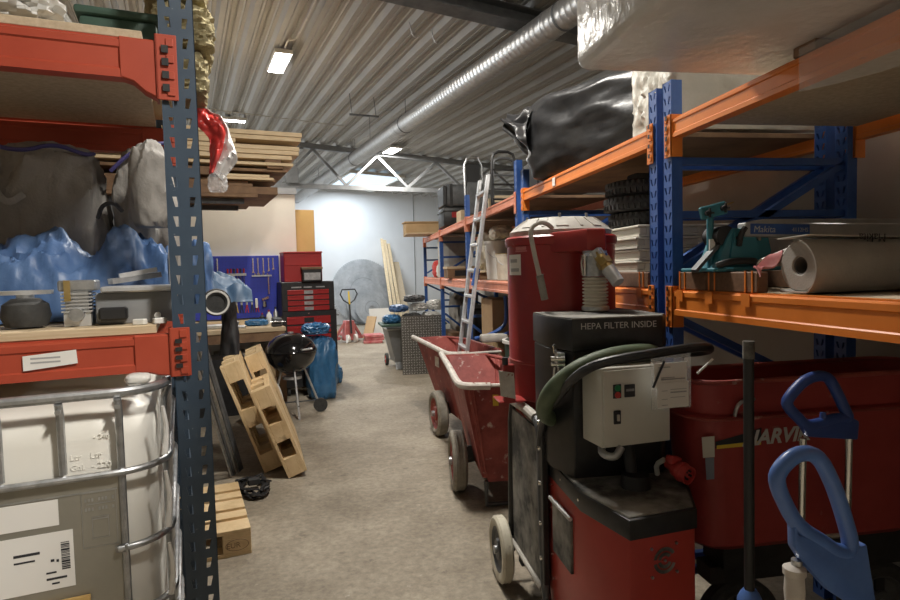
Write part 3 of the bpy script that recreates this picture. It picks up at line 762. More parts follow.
# ------------------------------------------------------------------ lumber store over the workshop corner
t = thing('cantilever_rack', 'dark cantilever rack under the boards above the workshop corner', 'rack', L(0,0,0), TH)
for d in (6.45,7.1):
    for x in (-.55,-2.9): MB().b(x-.05,x+.05,d-.05,d+.05,0,2.236).build('post', M['steel'], t)
    MB().bar((-3.0,d,2.262),(.62,d,2.262),.06,.05).build('arm', M['steel'], t)
    MB().bar((-.55,d,1.75),(.05,d,2.24),.05,.04).build('arm_brace', M['steel'], t)
def board(x1, d0, w, z, th, label, m='wood', x0=-3.0, grp='boards in the lumber stack'):
    return one(MB().b(x0,x1,d0,d0+w,z,z+th).bevel(.003,1), 'board', M[m], label, 'board', L(0,0,0), TH, grp)
G='timber on the cantilever rack'
layers = [ # z, thickness, end, material, front offset
 (2.288,.032,.74,'wooddark',6.30,'brown formwork sheet at the very bottom of the lumber stack'),
 (2.322,.075,.94,'wooddark',6.32,'dark beam near the bottom of the lumber stack'),
 (2.399,.030,.70,'wooddark',6.34,'dark plank under the short pale batten'),
 (2.43,.030,.66,'wooddark',6.36,'second dark plank under the short pale batten'),
 (2.48,.030,.95,'wooddark',6.52,'thin dark board with its end set back in the stack'),
 (2.571,.030,1.06,'wooddark',6.45,'wide brown board under the lowest pale plank')]
for z,th,x1,m,d0,lb in layers: board(x1,d0,1.15-(d0-6.3),z,th,lb,m)
one(MB().b(.44,.90,6.28,6.42,2.462,2.478).b(.44,.88,6.28,6.42,2.497,2.512) if False else MB().b(.44,.90,6.29,6.40,2.462,2.487).bevel(.002,1), 'batten', M['wood'], 'short pale batten, lower of two, among the dark planks', 'batten', L(0,0,0), TH)
one(MB().b(.42,.86,6.29,6.40,2.489,2.514).bevel(.002,1), 'batten', M['wood'], 'short pale batten, upper of two, among the dark planks', 'batten', L(0,0,0), TH)
# dark bearers between the courses
for z0,z1,x in ((2.632-.03,2.629,1.02),(2.516,2.569,.30),(2.661,2.695,1.0)):
    one(MB().b(x-.16,x,6.42,7.4,z0,z1).bevel(.003,1),'bearer',M['wooddark'],('dark bearer under the lowest pale plank' if z0<2.61 and z0>2.58 else 'dark bearer behind the red and white sack' if z0<2.55 else 'dark bearer above the lowest pale plank'),'bearer',L(0,0,0),TH)
names = ['lowest pale plank of the lumber stack','second pale plank from the bottom of the lumber stack','third pale plank, in the middle of the lumber stack','fourth pale plank, just under the gap in the stack','short pale plank that ends halfway along the gap','fifth pale plank, just above the gap in the stack','topmost pale plank of the lumber stack']
z = 2.630
for i,(x1,th,gap) in enumerate(((1.12,.030,.036),(1.11,.042,.006),(1.18,.042,.006),(1.19,.042,.006),(.56,.045,.004),(1.21,.042,.004),(1.22,.044,0))):
    w = 1.05 if i in (0,) else 1.0
    board(x1, 6.40+.01*(i%2), w, z, th, names[i], 'wood'); z += th+gap
one(MB().b(.6,.95,6.8,7.35,2.8405,2.884).bevel(.003,1),'bearer',M['wooddark'],'dark packing block inside the gap of the lumber stack','bearer',L(0,0,0),TH)
t = one(MB().b(-.12,.12,-.02,.02,0,.30).bevel(.005,1),'steel_bracket',M['truss'],'grey steel plate bracket at the left end of the lattice truss','bracket',L(2.05,11.9,3.28),TH)

# tan board standing beside the partition
one(MB().b(-.02,.245,0,.022,0,2.36).bevel(.002,1), 'tan_board', M['tanboard'], 'tall tan board standing upright at the end of the cream partition', 'panel', L(1.41,8.06,0), TH)

# workbench
t = thing('workbench', 'long wooden workbench under the blue tool board', 'workbench', L(0,0,0), TH)
MB().b(-1.4,1.105,7.22,7.935,.85,.8985).bevel(.004,1).build('worktop', M['ply'], t)
for x in (-1.3,1.05):
    for d in (7.27,7.9): MB().b(x-.04,x+.04,d-.04,d+.04,0,.85).build('leg', M['wooddark'], t)
MB().b(-1.35,1.08,7.24,7.27,.74,.85).build('apron', M['wooddark'], t)
MB().b(-1.3,1.05,7.35,7.9,.25,.28).build('lower_shelf', M['wooddark'], t)
MB().b(-1.4,1.105,7.90,7.94,.899,.955).build('back_strip', M['ply'], t)
for i,(x,w,h,m,lb) in enumerate(((.55,.45,.32,'greybag','grey tool case on the shelf under the workbench'),(.0,.5,.38,'wooddark','dark wooden crate on the shelf under the workbench'),(.92,.22,.3,'card','brown box on the shelf under the workbench'))):
    one(MB().b(-w/2,w/2,0,.4,0,h).bevel(.008,1), ('tool_case','wooden_crate','cardboard_box')[i], M[m], lb, ('case','crate','box')[i], L(x,7.42,.28), TH)
# blue perforated tool board
t = thing('tool_board', 'blue perforated tool board on the cream partition', 'tool board', L(0,0,0), TH)
MB().b(.0,1.16,7.945,7.97,.975,1.76).bevel(.003,1).build('panel', M['pegblue'], t)
mb = MB()
for i in range(28):
    for j in range(18): mb.b(.03+i*.0405,.036+i*.0405,7.9435,7.946,1.0+j*.043,1.006+j*.043)
mb.build('holes', M['ink'], t)
YB = 7.94
def hang(name, x, z, parts, label, cat, group):
    t = thing(name, label, cat, L(x,YB,z), TH, group)
    for (nm, mb, m) in parts: mb.build(nm, M[m], t)
    return t
def spanner(l, r=.011):
    mb = MB().bar((0,-.006,0),(0,-.006,-l),.012,.005)
    mb.loop([(r*.55,-.009),(r,-.009),(r,-.003),(r*.55,-.003)],(0,0,0),'Y',12)
    mb.prism([(-.014,-l-.018),(-.006,-l-.006),(.006,-l-.006),(.014,-l-.018),(.014,-l+.006),(.006,-l+.016),(-.006,-l+.016),(-.014,-l+.006)],-.009,-.003,'XZ')
    return [('shaft', mb, 'chrome')]
for i,(x,l) in enumerate(((.84,.17),(.90,.19),(.965,.17),(1.03,.15),(1.085,.13))):
    hang('spanner', x, 1.72, spanner(l), '%s spanner from the left in the top right row of the tool board'%('first','second','third','fourth','fifth')[i],'spanner','spanners on the tool board')
hang('spanner', .42, 1.72, spanner(.24), 'long spanner hanging alone left of centre on the blue tool board','spanner',None)
def screwdriver(l, col):
    return [('handle', MB().cyl((0,-.02,.055),(0,-.02,.0),.012,.010,n=10), col), ('blade', MB().cyl((0,-.02,0),(0,-.02,-l),.004,n=8), 'chrome')]
rack = hang('screwdriver_rack', .63, 1.53, [('shelf', MB().b(-.12,.12,-.06,-.004,-.006,.006), 'galv'), ('lip', MB().b(-.12,.12,-.063,-.058,-.02,.012), 'galv')], 'small metal rack holding screwdrivers on the blue tool board', 'rack', None)
for i in range(6):
    hang('screwdriver', .535+i*.038, 1.545, screwdriver((.16,.11,.12,.10,.12,.15)[i], ('toolred','toolred','ink','toolred','ink','toolred')[i]), '%s screwdriver from the left in the small rack on the tool board'%('first','second','third','fourth','fifth','sixth')[i],'screwdriver','screwdrivers in the rack')
hang('socket_rail', .93, 1.505, [('rail', MB().b(-.11,.13,-.03,-.004,-.01,.01),'galv'),('sockets', MB().cyl((-.07,-.02,.01),(-.07,-.02,.03),.012).cyl((-.02,-.02,.01),(-.02,-.02,.03),.012).cyl((.03,-.02,.01),(.03,-.02,.03),.012).cyl((.08,-.02,.01),(.08,-.02,.03),.012),'chrome')],'socket rail below the row of spanners','socket rail',None)
hang('socket_wrench', 1.02, 1.49, [('shaft', MB().bar((0,-.012,0),(0,-.012,-.22),.014,.01),'chrome')],'long wrench hanging below the socket rail','wrench',None)
hang('hand_drill', .68, 1.26, [('body', MB().bar((-.05,-.03,.06),(.06,-.03,-.04),.035,.035).bevel(.006,1),'galv'),('tray', MB().b(-.13,.03,-.06,-.004,-.05,-.02),'ink')],'grey riveting tool resting on a dark bracket of the tool board','hand tool',None)
for i in range(6):
    c = ('toolred','yellow','ink','toolred','ink','toolred')[i]
    hang('pliers', .56+i*.062, 1.145, [('jaws', MB().bar((0,-.012,.05),(0,-.012,.0),.022,.010),'galv'),('handles', MB().bar((-.003,-.012,0),(-.018,-.012,-.10),.010,.010).bar((.003,-.012,0),(.018,-.012,-.10),.010,.010),c)], '%s pliers from the left in the bottom row of the blue tool board'%('first','second','third','fourth','fifth','sixth')[i],'pliers','pliers on the tool board')
hang('spray_gun', .96, 1.20, [('cup', MB().cyl((0,-.03,-.02),(0,-.03,-.09),.022,.026),'chrome'),('body', MB().bar((-.03,-.03,.0),(.05,-.03,.03),.03,.03),'chrome')],'bright spray gun hanging at the lower right of the tool board','spray gun',None)
hang('glue_gun', .86, 1.16, [('body', MB().bar((0,-.03,.06),(0,-.03,-.06),.03,.03).bevel(.005,1),'whiteplas')],'white cartridge hanging beside the spray gun','cartridge',None)
hang('tape_roll', .09, 1.56, [('roll', MB().loop([(.025,-.03),(.045,-.03),(.045,-.005),(.025,-.005)],(0,0,0),'Y',18).loop([(.025,-.03),(.045,-.03),(.045,-.005),(.025,-.005)],(0,0,-.095),'Y',18),'toolred')],'red tape rolls hanging at the left edge of the tool board','tape',None)
# clutter on the bench
def bottle(name, x, d, h, r, m, label, capm='ink'):
    t = thing(name, label, 'bottle', L(x,d,.90), TH)
    MB().lathe([(0,0),(r,.002),(r,h*.66),(r*.45,h*.80),(r*.40,h*.88)],n=14).build('body', M[m], t)
    MB().cyl((0,0,h*.88),(0,0,h),r*.42,n=12).build('cap', M[capm], t)
bottle('spray_can', 1.05,7.62,.22,.03,'galv','silver spray can on the right end of the workbench')
bottle('oil_bottle', .98,7.70,.18,.032,'whiteplas','white bottle beside the silver spray can on the workbench','toolred')
bottle('oil_bottle', .91,7.8,.14,.028,'ink','short black bottle against the tool board','toolred')
t = thing('grease_tin','pale round tin near the middle of the workbench','tin',L(.58,7.66,.90),TH); MB().cyl((0,0,0),(0,0,.055),.04).build('body',M['galv'],t); MB().cyl((0,0,.055),(0,0,.065),.042).build('lid',M['whiteplas'],t)
one(MB().blob((0,0,.035),(.26,.16,.08),seed=41,amp=.25,cuts=10),'work_gloves',M['bluebag'],'blue work gloves heaped on the workbench','gloves',L(.82,7.60,.90),TH)
one(MB().b(-.07,.07,-.05,.05,0,.03).bevel(.005,1),'sanding_block',M['galv'],'grey flat tool left of the blue gloves on the workbench','hand tool',L(.60,7.4,.90),TH)
t = thing('bench_vice','dark bench vice at the right end of the workbench','vice',L(1.02,7.36,.90),TH)
MB().b(-.06,.06,-.05,.06,0,.05).bevel(.008,1).build('base',M['steel'],t); MB().b(-.05,.05,-.10,-.02,.05,.10).b(-.05,.05,.0,.07,.05,.10).bevel(.006,1).build('jaws',M['steel'],t); MB().cyl((-.09,-.115,.06),(.09,-.115,.06),.006).build('handle',M['chrome'],t)
one(MB().b(-.14,.14,-.06,.06,0,.05).bevel(.01,1),'tool_case',M['silver'],'pale flat case at the left of the workbench','case',L(.35,7.5,.90),TH)

# roller tool cabinet, tool chest and red box
t = thing('tool_cabinet','black roller tool cabinet with red drawers at the end of the workbench','tool cabinet',L(1.44,7.55,0),TH)
MB().b(-.32,.35,0,.38,.10,1.055).bevel(.006,1).build('body',M['black'],t)
for i in range(6):
    z=.99-.115*i-.1
    d=MB().b(-.27,.27,-.012,0,z,z+.095).bevel(.004,1).build('drawer',M['toolred'],t)
    MB().b(-.26,-.10,-.022,-.010,z+.062,z+.078).build('grip',M['toolred'],d)
    MB().b(.10,.26,-.022,-.010,z+.062,z+.078).build('grip',M['toolred'],d)
    MB().b(-.06,.06,-.018,-.012,z+.02,z+.08).build('centre_plate',M['blackp'],d)
MB().cyl((0,-.012,1.02),(0,0,1.02),.012).build('lock',M['chrome'],t)
for (x,y) in ((-.27,.06),(.30,.06),(-.27,.32),(.30,.32)): MB().cyl((x-.02,y,.05),(x+.02,y,.05),.05,n=14).build('castor',M['rubber'],t)
MB().tube([(.35,.05,.98),(.385,.05,.98),(.385,.33,.98),(.35,.33,.98)],.01,6).build('push_handle',M['galv'],t)
t = thing('tool_chest','black tool chest with four red drawers standing on the roller cabinet','tool chest',L(1.44,7.55,1.056),TH)
MB().b(-.32,.33,0,.38,0,.36).bevel(.006,1).build('body',M['black'],t)
for i in range(4):
    z=.26-.068*i
    if i==0: 
        MB().b(-.20,-.08,-.006,0,.285,.30).b(-.05,.05,-.006,0,.285,.30).b(.10,.21,-.006,0,.285,.30).build('badge',M['galv'],t)
    d=MB().b(-.25,.26,-.012,0,z-.055,z).bevel(.003,1).build('drawer',M['toolred'],t)
    MB().b(-.24,-.09,-.022,-.010,z-.016,z-.004).build('grip',M['toolred'],d)
    MB().b(.10,.25,-.022,-.010,z-.016,z-.004).build('grip',M['toolred'],d)
    MB().b(-.05,.06,-.018,-.012,z-.05,z-.008).build('centre_plate',M['galv'],d)
t = thing('red_cabinet','red steel box cabinet standing on top of the black tool chest','cabinet',L(1.40,7.58,1.417),TH)
MB().b(-.235,.235,0,.3,0,.37).bevel(.006,1).build('body',M['toolred'],t)
MB().b(-.225,.225,-.012,0,.20,.32).bevel(.003,1).build('flap',M['toolred'],t)
MB().b(-.24,.24,-.02,.3,.355,.375).bevel(.003,1).build('lid',M['toolred'],t)
t = thing('parts_organiser','small grey parts organiser in front of the red box cabinet','organiser',L(1.48,7.56,1.417),TH)
MB().b(-.11,.13,-.075,.0,0,.16).bevel(.004,1).build('case',M['blackp'],t)
MB().b(-.09,.11,-.079,-.075,.02,.11).build('window',M['galv'],t); MB().b(-.12,.14,-.085,.005,.15,.18).bevel(.003,1).build('lid',M['wooddark'],t)

# blue sacks by the cabinet
one(MB().blob((0,0,.36),(.36,.40,.78),seed=51,amp=.12,freq=2.,power=3.5,cuts=20),'blue_sack',M['bluebag'],'full blue plastic sack standing behind the kettle grill','sack',L(1.52,7.28,0),TH)
one(MB().blob((0,0,.11),(.19,.32,.26),seed=53,amp=.2,freq=2.,power=3.,cuts=14),'blue_sack',M['bluebag'],'small dark blue sack on the floor to the right of the tall blue one','sack',L(1.90,8.25,0),TH)
one(MB().blob((0,0,.05),(.30,.22,.14),seed=55,amp=.35,freq=2.4,power=2.6,cuts=16),'blue_sack',M['bluebag'],'crumpled blue sheet lying on top of the tall blue sack','sack',L(1.45,7.22,.785),TH)

# kettle grill
t = thing('kettle_grill','black round kettle grill on a wheeled tripod','grill',(-.655,6.55,0),R(15))
MB().lathe([(0,.462),(.08,.465),(.17,.51),(.235,.585),(.262,.668),(.266,.690),(.262,.692),(.255,.668),(.2,.57),(0,.49)],n=40,caps=False).build('bowl',M['blackgloss'],t)
lid=MB().lathe([(.268,.694),(.272,.70),(.262,.735),(.225,.80),(.16,.855),(.08,.885),(0,.892)],n=40,caps=False).build('lid',M['blackgloss'],t)
MB().cyl((0,0,.885),(0,0,.90),.03).build('vent',M['alu'],lid)
MB().tube([(.06,-.262,.735),(.06,-.30,.735),(.17,-.265,.735),(.17,-.225,.735)],.009,8).build('handle',M['alu'],lid)
for (x,y) in ((.02,-.24),(.30,.06),(-.22,.12)):
    MB().cyl((x*.45,y*.45,.50),(x,y,.06 if x>.2 else .0),.012,n=10).build('leg',M['alu'],t)
MB().cyl((.30,.03,.075),(.30,.06,.075),.075,n=24).build('wheel',M['rubber'],t); MB().cyl((-.22,.10,.075),(-.22,.13,.075),.075,n=24).build('wheel',M['rubber'],t)
MB().bar((-.22,.115,.13),(.30,.05,.13),.012,.012).bar((.02,-.22,.14),(.04,.08,.14),.012,.012).build('axle',M['steel'],t)
MB().lathe([(0,.40),(.09,.41),(.10,.43),(.1,.40)],n=24,caps=False).build('ash_catcher',M['alu'],t)
MB().bar((-.28,.0,.64),(-.35,.0,.62),.05,.02).build('side_handle',M['blackp'],t)
# white bent tube and blue bundle left of the grill
one(MB().tube([(0,0,.02),(-.01,0,.40),(.02,0,.46),(.08,0,.36),(.12,-.02,.02)],.018,8,smooth=2),'bent_tube',M['whiteplas'],'bent white plastic tube beside the leaning pallets','tube',(-.80,6.05,0),0)
one(MB().blob((0,0,.12),(.16,.2,.26),seed=57,amp=.3,cuts=12),'blue_bundle',M['tarp'],'small blue bundle on the floor behind the leaning pallets','bundle',(-1.05,6.30,.001),0)
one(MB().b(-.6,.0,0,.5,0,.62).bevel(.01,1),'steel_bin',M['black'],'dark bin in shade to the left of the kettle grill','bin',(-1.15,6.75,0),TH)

# ------------------------------------------------------------------ far end of the hall
t = thing('pallet_jack','red hand pallet jack standing in the middle of the far hall','pallet jack',(-.03,13.2,0),R(25))
MB().cyl((0,0,.2),(0,.06,.84),.022,n=10).build('drawbar',M['black'],t)
MB().tube([(0,.06,.84),(-.13,.07,.93),(-.20,.075,1.06),(-.15,.08,1.16),(.15,.08,1.16),(.20,.075,1.06),(.13,.07,.93)],.016,8,closed=True).build('handle_loop',M['black'],t)
MB().bar((0,.05,.84),(0,.08,1.12),.03,.03).build('control_lever',M['yellow'],t)
MB().prism([(-.14,.05),(.14,.05),(.10,.48),(-.10,.48)],.05,.22,'XZ').bevel(.01,1).build('pump_housing',M['jackred'],t)
for s in (-1,1):
    MB().b(s*.27-.08,s*.27+.08,.15,1.25,.06,.13).bevel(.01,1).build('fork',M['jackred'],t)
    MB().bar((s*.10,.14,.42),(s*.30,.18,.12),.05,.05).build('strut',M['jackred'],t)
    MB().cyl((s*.09-.025,0,.09),(s*.09+.025,0,.09),.09,n=18).build('steering_wheel',M['whiteplas'],t)
# big saw blades
def sawblade(r, c, label, tilt, teeth):
    t = thing('saw_blade', label, 'saw blade', c, TH, 'large circular saw blades')
    t.rotation_euler = (R(-tilt),0,TH)
    mb = MB(); pts=[]
    for i in range(teeth):
        a0=2*PI*i/teeth; a1=2*PI*(i+.72)/teeth
        for (a,rr) in ((a0,r),(a1,r),(a1+.002,r*.975),(2*PI*(i+1)/teeth-.002,r*.975)): pts.append((rr*math.cos(a),r+rr*math.sin(a)))
    mb.prism(pts,-.004,.004,'XZ').build('disc',M['blade'],t,20)
    MB().loop([(.05*r,-.008),(.16*r,-.008),(.16*r,.008),(.05*r,.008)],(0,0,r),'Y',30).build('flange',M['galv'],t)
    for f in (.42,.60,.80): MB().loop([(f*r-.006,-.0055),(f*r+.006,-.0055),(f*r+.006,.0055),(f*r-.006,.0055)],(0,0,r),'Y',60).build('ring_mark',M['grey' if f<.5 else 'galv'],t)
sawblade(.98, L(4.98,17.25,0), 'huge toothed circular saw blade leaning on the white back wall, largest of the three', 10, 90)
sawblade(.66, L(5.02,16.98,0), 'medium circular saw blade leaning in front of the largest one', 12, 70)
sawblade(.50, L(5.06,16.75,0), 'smallest circular saw blade leaning in front of the other two', 14, 60)
# planks leaning
for i,(x0,x1,zt,w) in enumerate(((1.135,.955,2.535,.085),(1.26,1.045,2.49,.085),(1.38,1.155,2.38,.085),(1.55,1.35,1.82,.21))):
    one(MB().bar((x0,16.75+.08*i,.03),(x1,18.36,zt),w,.03,up=(0,0,1)).bevel(.002,1),'plank',M['wood' if i<3 else 'chip'],('long pale plank leaning at the far end, leftmost of the leaning ones','second long pale plank leaning at the far end','third long pale plank leaning at the far end','short broad plank leaning right of the long ones')[i],'plank',(0,0,0),0,'planks leaning at the far end')
# cardboard, white sheet, red parts on the floor
one(MB().bar((-.50,12.85,.02),(-.40,12.95,.30),.25,.02),'cardboard_sheet',M['card'],'brown cardboard sheet leaning left of the pallet jack','cardboard',(0,0,0))
one(MB().bar((.32,13.62,.03),(.44,13.72,.52),.30,.03).bevel(.003,1),'cardboard_box',M['card'],'flattened brown cardboard box propped right of the pallet jack','cardboard',(0,0,0))
one(MB().bar((.66,14.0,.02),(.64,14.3,.66),.5,.02,up=(0,0,1)),'white_board',M['whiteplas'],'white board propped upright between the pallet jack and the tub','board',(0,0,0))
for i,(x,y,z) in enumerate(((.42,13.05,0),(.45,13.07,.062),(.43,13.06,.124))):
    one(MB().box((0,0,.03),(.40,.40,.06),(0,0,.06*i)).bevel(.01,1),'red_sheet',M['pinkred'],('faded red panel at the bottom of the small pile on the far floor','faded red panel in the middle of the small pile on the far floor','faded red panel on top of the small pile on the far floor')[i],'panel',(x,y,z),0,'faded red panels')
# grey tub truck with red wheel
t = thing('tub_truck','grey plastic tub truck with a red wheel in front of the far end','tub truck',(.66,9.45,0),R(6))
mb=MB(); bt=[(-.04,-.18,.10),(.20,-.18,.10),(.20,.28,.10),(-.04,.28,.10)]; tp=[(-.17,-.30,.64),(.28,-.30,.64),(.28,.26,.64),(-.17,.26,.64)]
a=[mb.bm.verts.new(p) for p in bt]; c=[mb.bm.verts.new(p) for p in tp]
mb.bm.faces.new(a[::-1])
for i in range(4): mb.bm.faces.new((a[i],a[(i+1)%4],c[(i+1)%4],c[i]))
mb.build('tub',M['grey'],t,solid=.012)
MB().tube([tuple(p) for p in tp],.018,8,closed=True).build('rim',M['alu'],t)
wheel(t,(-.10,.30,.10),.10,.05,'X','rubber','plug')
wheel(t,(.20,.30,.10),.10,.05,'X','rubber','plug')
MB().cyl((-.10,.30,.10),(.20,.30,.10),.012).build('axle',M['galv'],t)
MB().bar((.06,-.2,.0),(.06,-.15,.2),.2,.02).build('stand',M['galv'],t)
# trolley with a heap of folded bags
t = thing('work_trolley','low trolley table with a dark top beside the tread plate','trolley',(.93,9.05,0),R(3))
MB().b(-.52,.46,-.18,.42,.70,.735).bevel(.006,1).build('top',M['green'],t)
for x in (.10,.42):
    for y in (.32,.36): MB().b(x-.02,x+.02,y-.02,y+.02,0,.70).build('leg',M['steel'],t)
MB().bar((.10,.34,.3),(.42,.34,.3),.03,.03).build('brace',M['steel'],t)
bag_specs=[((-.34,-.0,.0),(.27,.30,.09),'bluebag','blue folded sack at the left of the heap on the trolley'),((-.03,-.02,.0),(.27,.32,.10),'rubber','black folded sheet in the heap on the trolley'),((.26,-.02,.0),(.24,.32,.11),'lightbag','pale folded film at the right of the heap on the trolley'),((-.23,.02,.112),(.25,.28,.08),'tarp','blue crumpled sheet, upper left of the heap on the trolley'),((.08,.02,.118),(.22,.26,.085),'lightbag','grey folded film in the middle of the heap on the trolley'),((.345,.03,.122),(.21,.26,.11),'lightbag','silvery crumpled film on top right of the heap on the trolley'),((.02,.05,.212),(.34,.24,.075),'steel','dark folded sheet topmost of the heap on the trolley')]
for i,(c,sz,m,lb) in enumerate(bag_specs):
    sz=(sz[0],sz[1],sz[2]*1.45)
    one(MB().blob((0,0,sz[2]/2),sz,seed=61+i,amp=.19,freq=2.6,power=3,cuts=14,fine=.6),'folded_sheet',M[m],lb,'sheet',(.93+c[0],9.15+c[1],.737+c[2]*1.45),R(8*i),'sheets heaped on the trolley')
# tread plate
t = thing('tread_plate_sheet','upright steel tread plate with rows of studs leaning on the trolley','metal sheet',(.70,8.72,0),0)
t.rotation_euler=(R(-4),0,0)
mb=MB().b(0,.66,0,.006,0,.86); mb.build('plate',M['treadplate'],t)
mb=MB()
for i in range(17):
    for j in range(22):
        x=.022+i*.0385; z=.02+j*.0385
        mb.box((x,-.003,z),(.024,.006,.010),(0,R(45 if (i+j)%2 else -45),0))
mb.build('studs',M['stud'],t)
# ------------------------------------------------------------------ racks on the right, along the aisle
XF = 1.25; XR = 2.03
RZ = -PI/2                      # rack local x -> world -Y, local y -> world +X
def right_rack(label, posts, tops, bays, mats, zs, rear=True):
    t = thing('pallet_rack', label, 'pallet rack', (XF,0,0), RZ)
    for yy, top in zip(posts, tops):
        for xx in (0, XR-XF):
            o = upright_mb(top,.062,.045,.05,.012,.027,.0145,.02,tear=.8).build('upright', M['blue'], t, solid=.002)
            o.location = (-yy, xx, 0)
        mb = MB(); a, c = .05, XR-XF
        for z in (.25,1.0,1.70,1.91): mb.bar((-yy,a,z),(-yy,c,z),.028,.028)
        for (z0,z1) in ((1.48,1.90),(1.28,.92),(.90,.30)): mb.bar((-yy,a,z0),(-yy,c,z1),.028,.028)
        mb.build('brace', M['blue'], t)
    for (ya, yb), mm in zip(bays, mats):
        for (z0,z1) in zs:
            for k, xx in enumerate((-.004, XR-XF+.03)):
                o = beam_mb(-yb+.031,-ya-.031,z0,z1,0,.045).build('beam', M[mm], t); o.location = (0,xx,0)
                connector_mb(-yb+.018,1,min(z0-.05,z1-.15),z1+.014,-.005,.05).build('end_plate', M[mm], o)
                connector_mb(-ya-.018,-1,min(z0-.05,z1-.15),z1+.014,-.005,.05).build('end_plate', M[mm], o)
                if k == 0 and yb < 4.3:
                    for x in (-yb+.013,-ya-.013):
                        if 1 < -x < 3.2:
                            for i in range(4): MB().b(x-.007,x+.007,-.0105,-.0088,z1-.125+i*.04,z1-.109+i*.04).build('locking_slot', M['black'], o)
    return t
ZS = ((1.305,1.405),(1.995,2.072))
near = right_rack('blue and orange pallet rack bay nearest on the right, holding the felt roll', [2.222,-.75],[2.255,2.235],[(-.75,2.222)],['orange'],ZS)
mid = right_rack('blue and orange pallet rack bay behind the red drum machine, holding the small tyres', [2.335,4.25],[2.255,2.22],[(2.335,4.25)],['orange'],ZS)
far = right_rack('long far run of blue racks with light-tinted orange beams behind the ladder', [4.42,6.45,8.4,10.3],[2.36,2.36,2.30,2.05],[(4.42,6.45),(6.45,8.4),(8.4,10.3)],['orpink']*3,ZS)
# decks
def deck(y0,y1,z,th,m,name,label): return one(MB().b(XF+.047,XR+.02,y0,y1,z,z+th).bevel(.002,1),name,M[m],label,'shelf board')
deck(-.70,2.17,2.045,.022,'chip','shelf_board','chipboard deck between the upper orange beams of the nearest right bay')
deck(2.39,4.19,2.045,.022,'wooddark','shelf_board','dark deck under the large black wrapped bundle')
deck(4.48,6.39,2.045,.022,'wooddark','shelf_board','dark deck on the top beams of the far rack run, by the black tubular frames')
deck(6.51,8.34,2.045,.022,'wooddark','shelf_board','dark deck on the top beams of the far rack run, below the equipment cases')
deck(8.46,10.24,2.045,.022,'wooddark','shelf_board','dark deck at the far end of the top beams, below the long cardboard box')
deck(4.48,6.39,1.386,.022,'wooddark','shelf_board','dark deck on the lower beams of the far rack run, below the white bucket')
deck(6.51,8.34,1.386,.022,'wooddark','shelf_board','dark deck on the lower beams of the far rack run, below the low wooden crate')
deck(8.46,10.24,1.386,.022,'wooddark','shelf_board','dark deck at the far end of the lower beams, below the red and white sacks')
deck(-.70,2.17,1.386,.018,'chip','shelf_board','chipboard deck under the felt roll in the nearest right bay')
deck(2.39,4.19,1.386,.018,'chip','shelf_board','chipboard under the beige crates and small tyres')
# brown timbers on edge with steel clips, standing on the lower beams
def timber(y0,y1,label,clips,x=.006,m='galv'):
    t = thing('deck_timber', label, 'timber', (XF+x,0,1.4065), RZ)
    MB().b(-y1,-y0,.0,.039,0,.066).bevel(.003,1).build('timber', M['browntimber'], t)
    for y in clips:
        MB().b(-y-.020,-y-.014,-.003,-.0005,0,.07).build('clip', M[m], t)
        MB().b(-y+.014,-y+.020,-.003,-.0005,0,.07).build('clip', M[m], t)
        MB().b(-y-.022,-y+.022,-.0145,-.0115,-.045,-.004).build('clip_foot', M[m], t)
timber(1.98,2.16,'brown timber on edge beside the blue post in the nearest bay',(2.13,),m='orange')
timber(1.70,1.975,'brown timber on edge below the teal tile cutter',(1.94,1.74),m='orange')
timber(1.72,2.16,'rear brown timber on edge carrying the back of the teal tile cutter',(),.36)
timber(2.40,4.15,'long brown timber on edge below the beige crates',(2.46,3.3),m='orange')
timber(2.40,4.15,'rear brown timber on edge below the beige crates',(),.45)

# shrink-wrapped slabs overhanging the aisle
t = thing('wrapped_slab', 'big shrink-wrapped slab overhanging the aisle at the top right', 'wrapped slab', (0,0,0))
MB().b(.735,2.15,.20,1.76,2.14,2.80).bevel(.02,2).build('slab_core', M['lightbag'], t)
def slabwrap():
    mb = MB().b(.70,2.19,.16,1.79,2.10,2.86).bevel(.035,3)
    bmesh.ops.subdivide_edges(mb.bm, edges=list(mb.bm.edges), cuts=3, use_grid_fill=True)
    return mb
slabwrap().build('wrap', M['wrap'], t, 60)
for y in (.5,1.5): MB().b(1.252,2.05,y-.04,y+.04,2.073,2.102).build('skid', M['wooddark'], t)
MB().grid(lambda u,v: Vector((1.236-.012*math.sin(u*9)*v, 1.50-u*1.25, 2.085-.155*v*(.75+.25*math.sin(u*5)))), 30, 8).build('loose_film', M['film'], t, 60)
t = thing('insulation_pack', 'milky film-wrapped insulation pack behind the top of the blue post', 'insulation', (0,0,0))
MB().blob((1.84,2.665,2.365),(.84,.44,.54),seed=71,amp=.035,freq=2.2,power=14,cuts=26,fine=1.2).build('pack', M['bale'], t, 50)
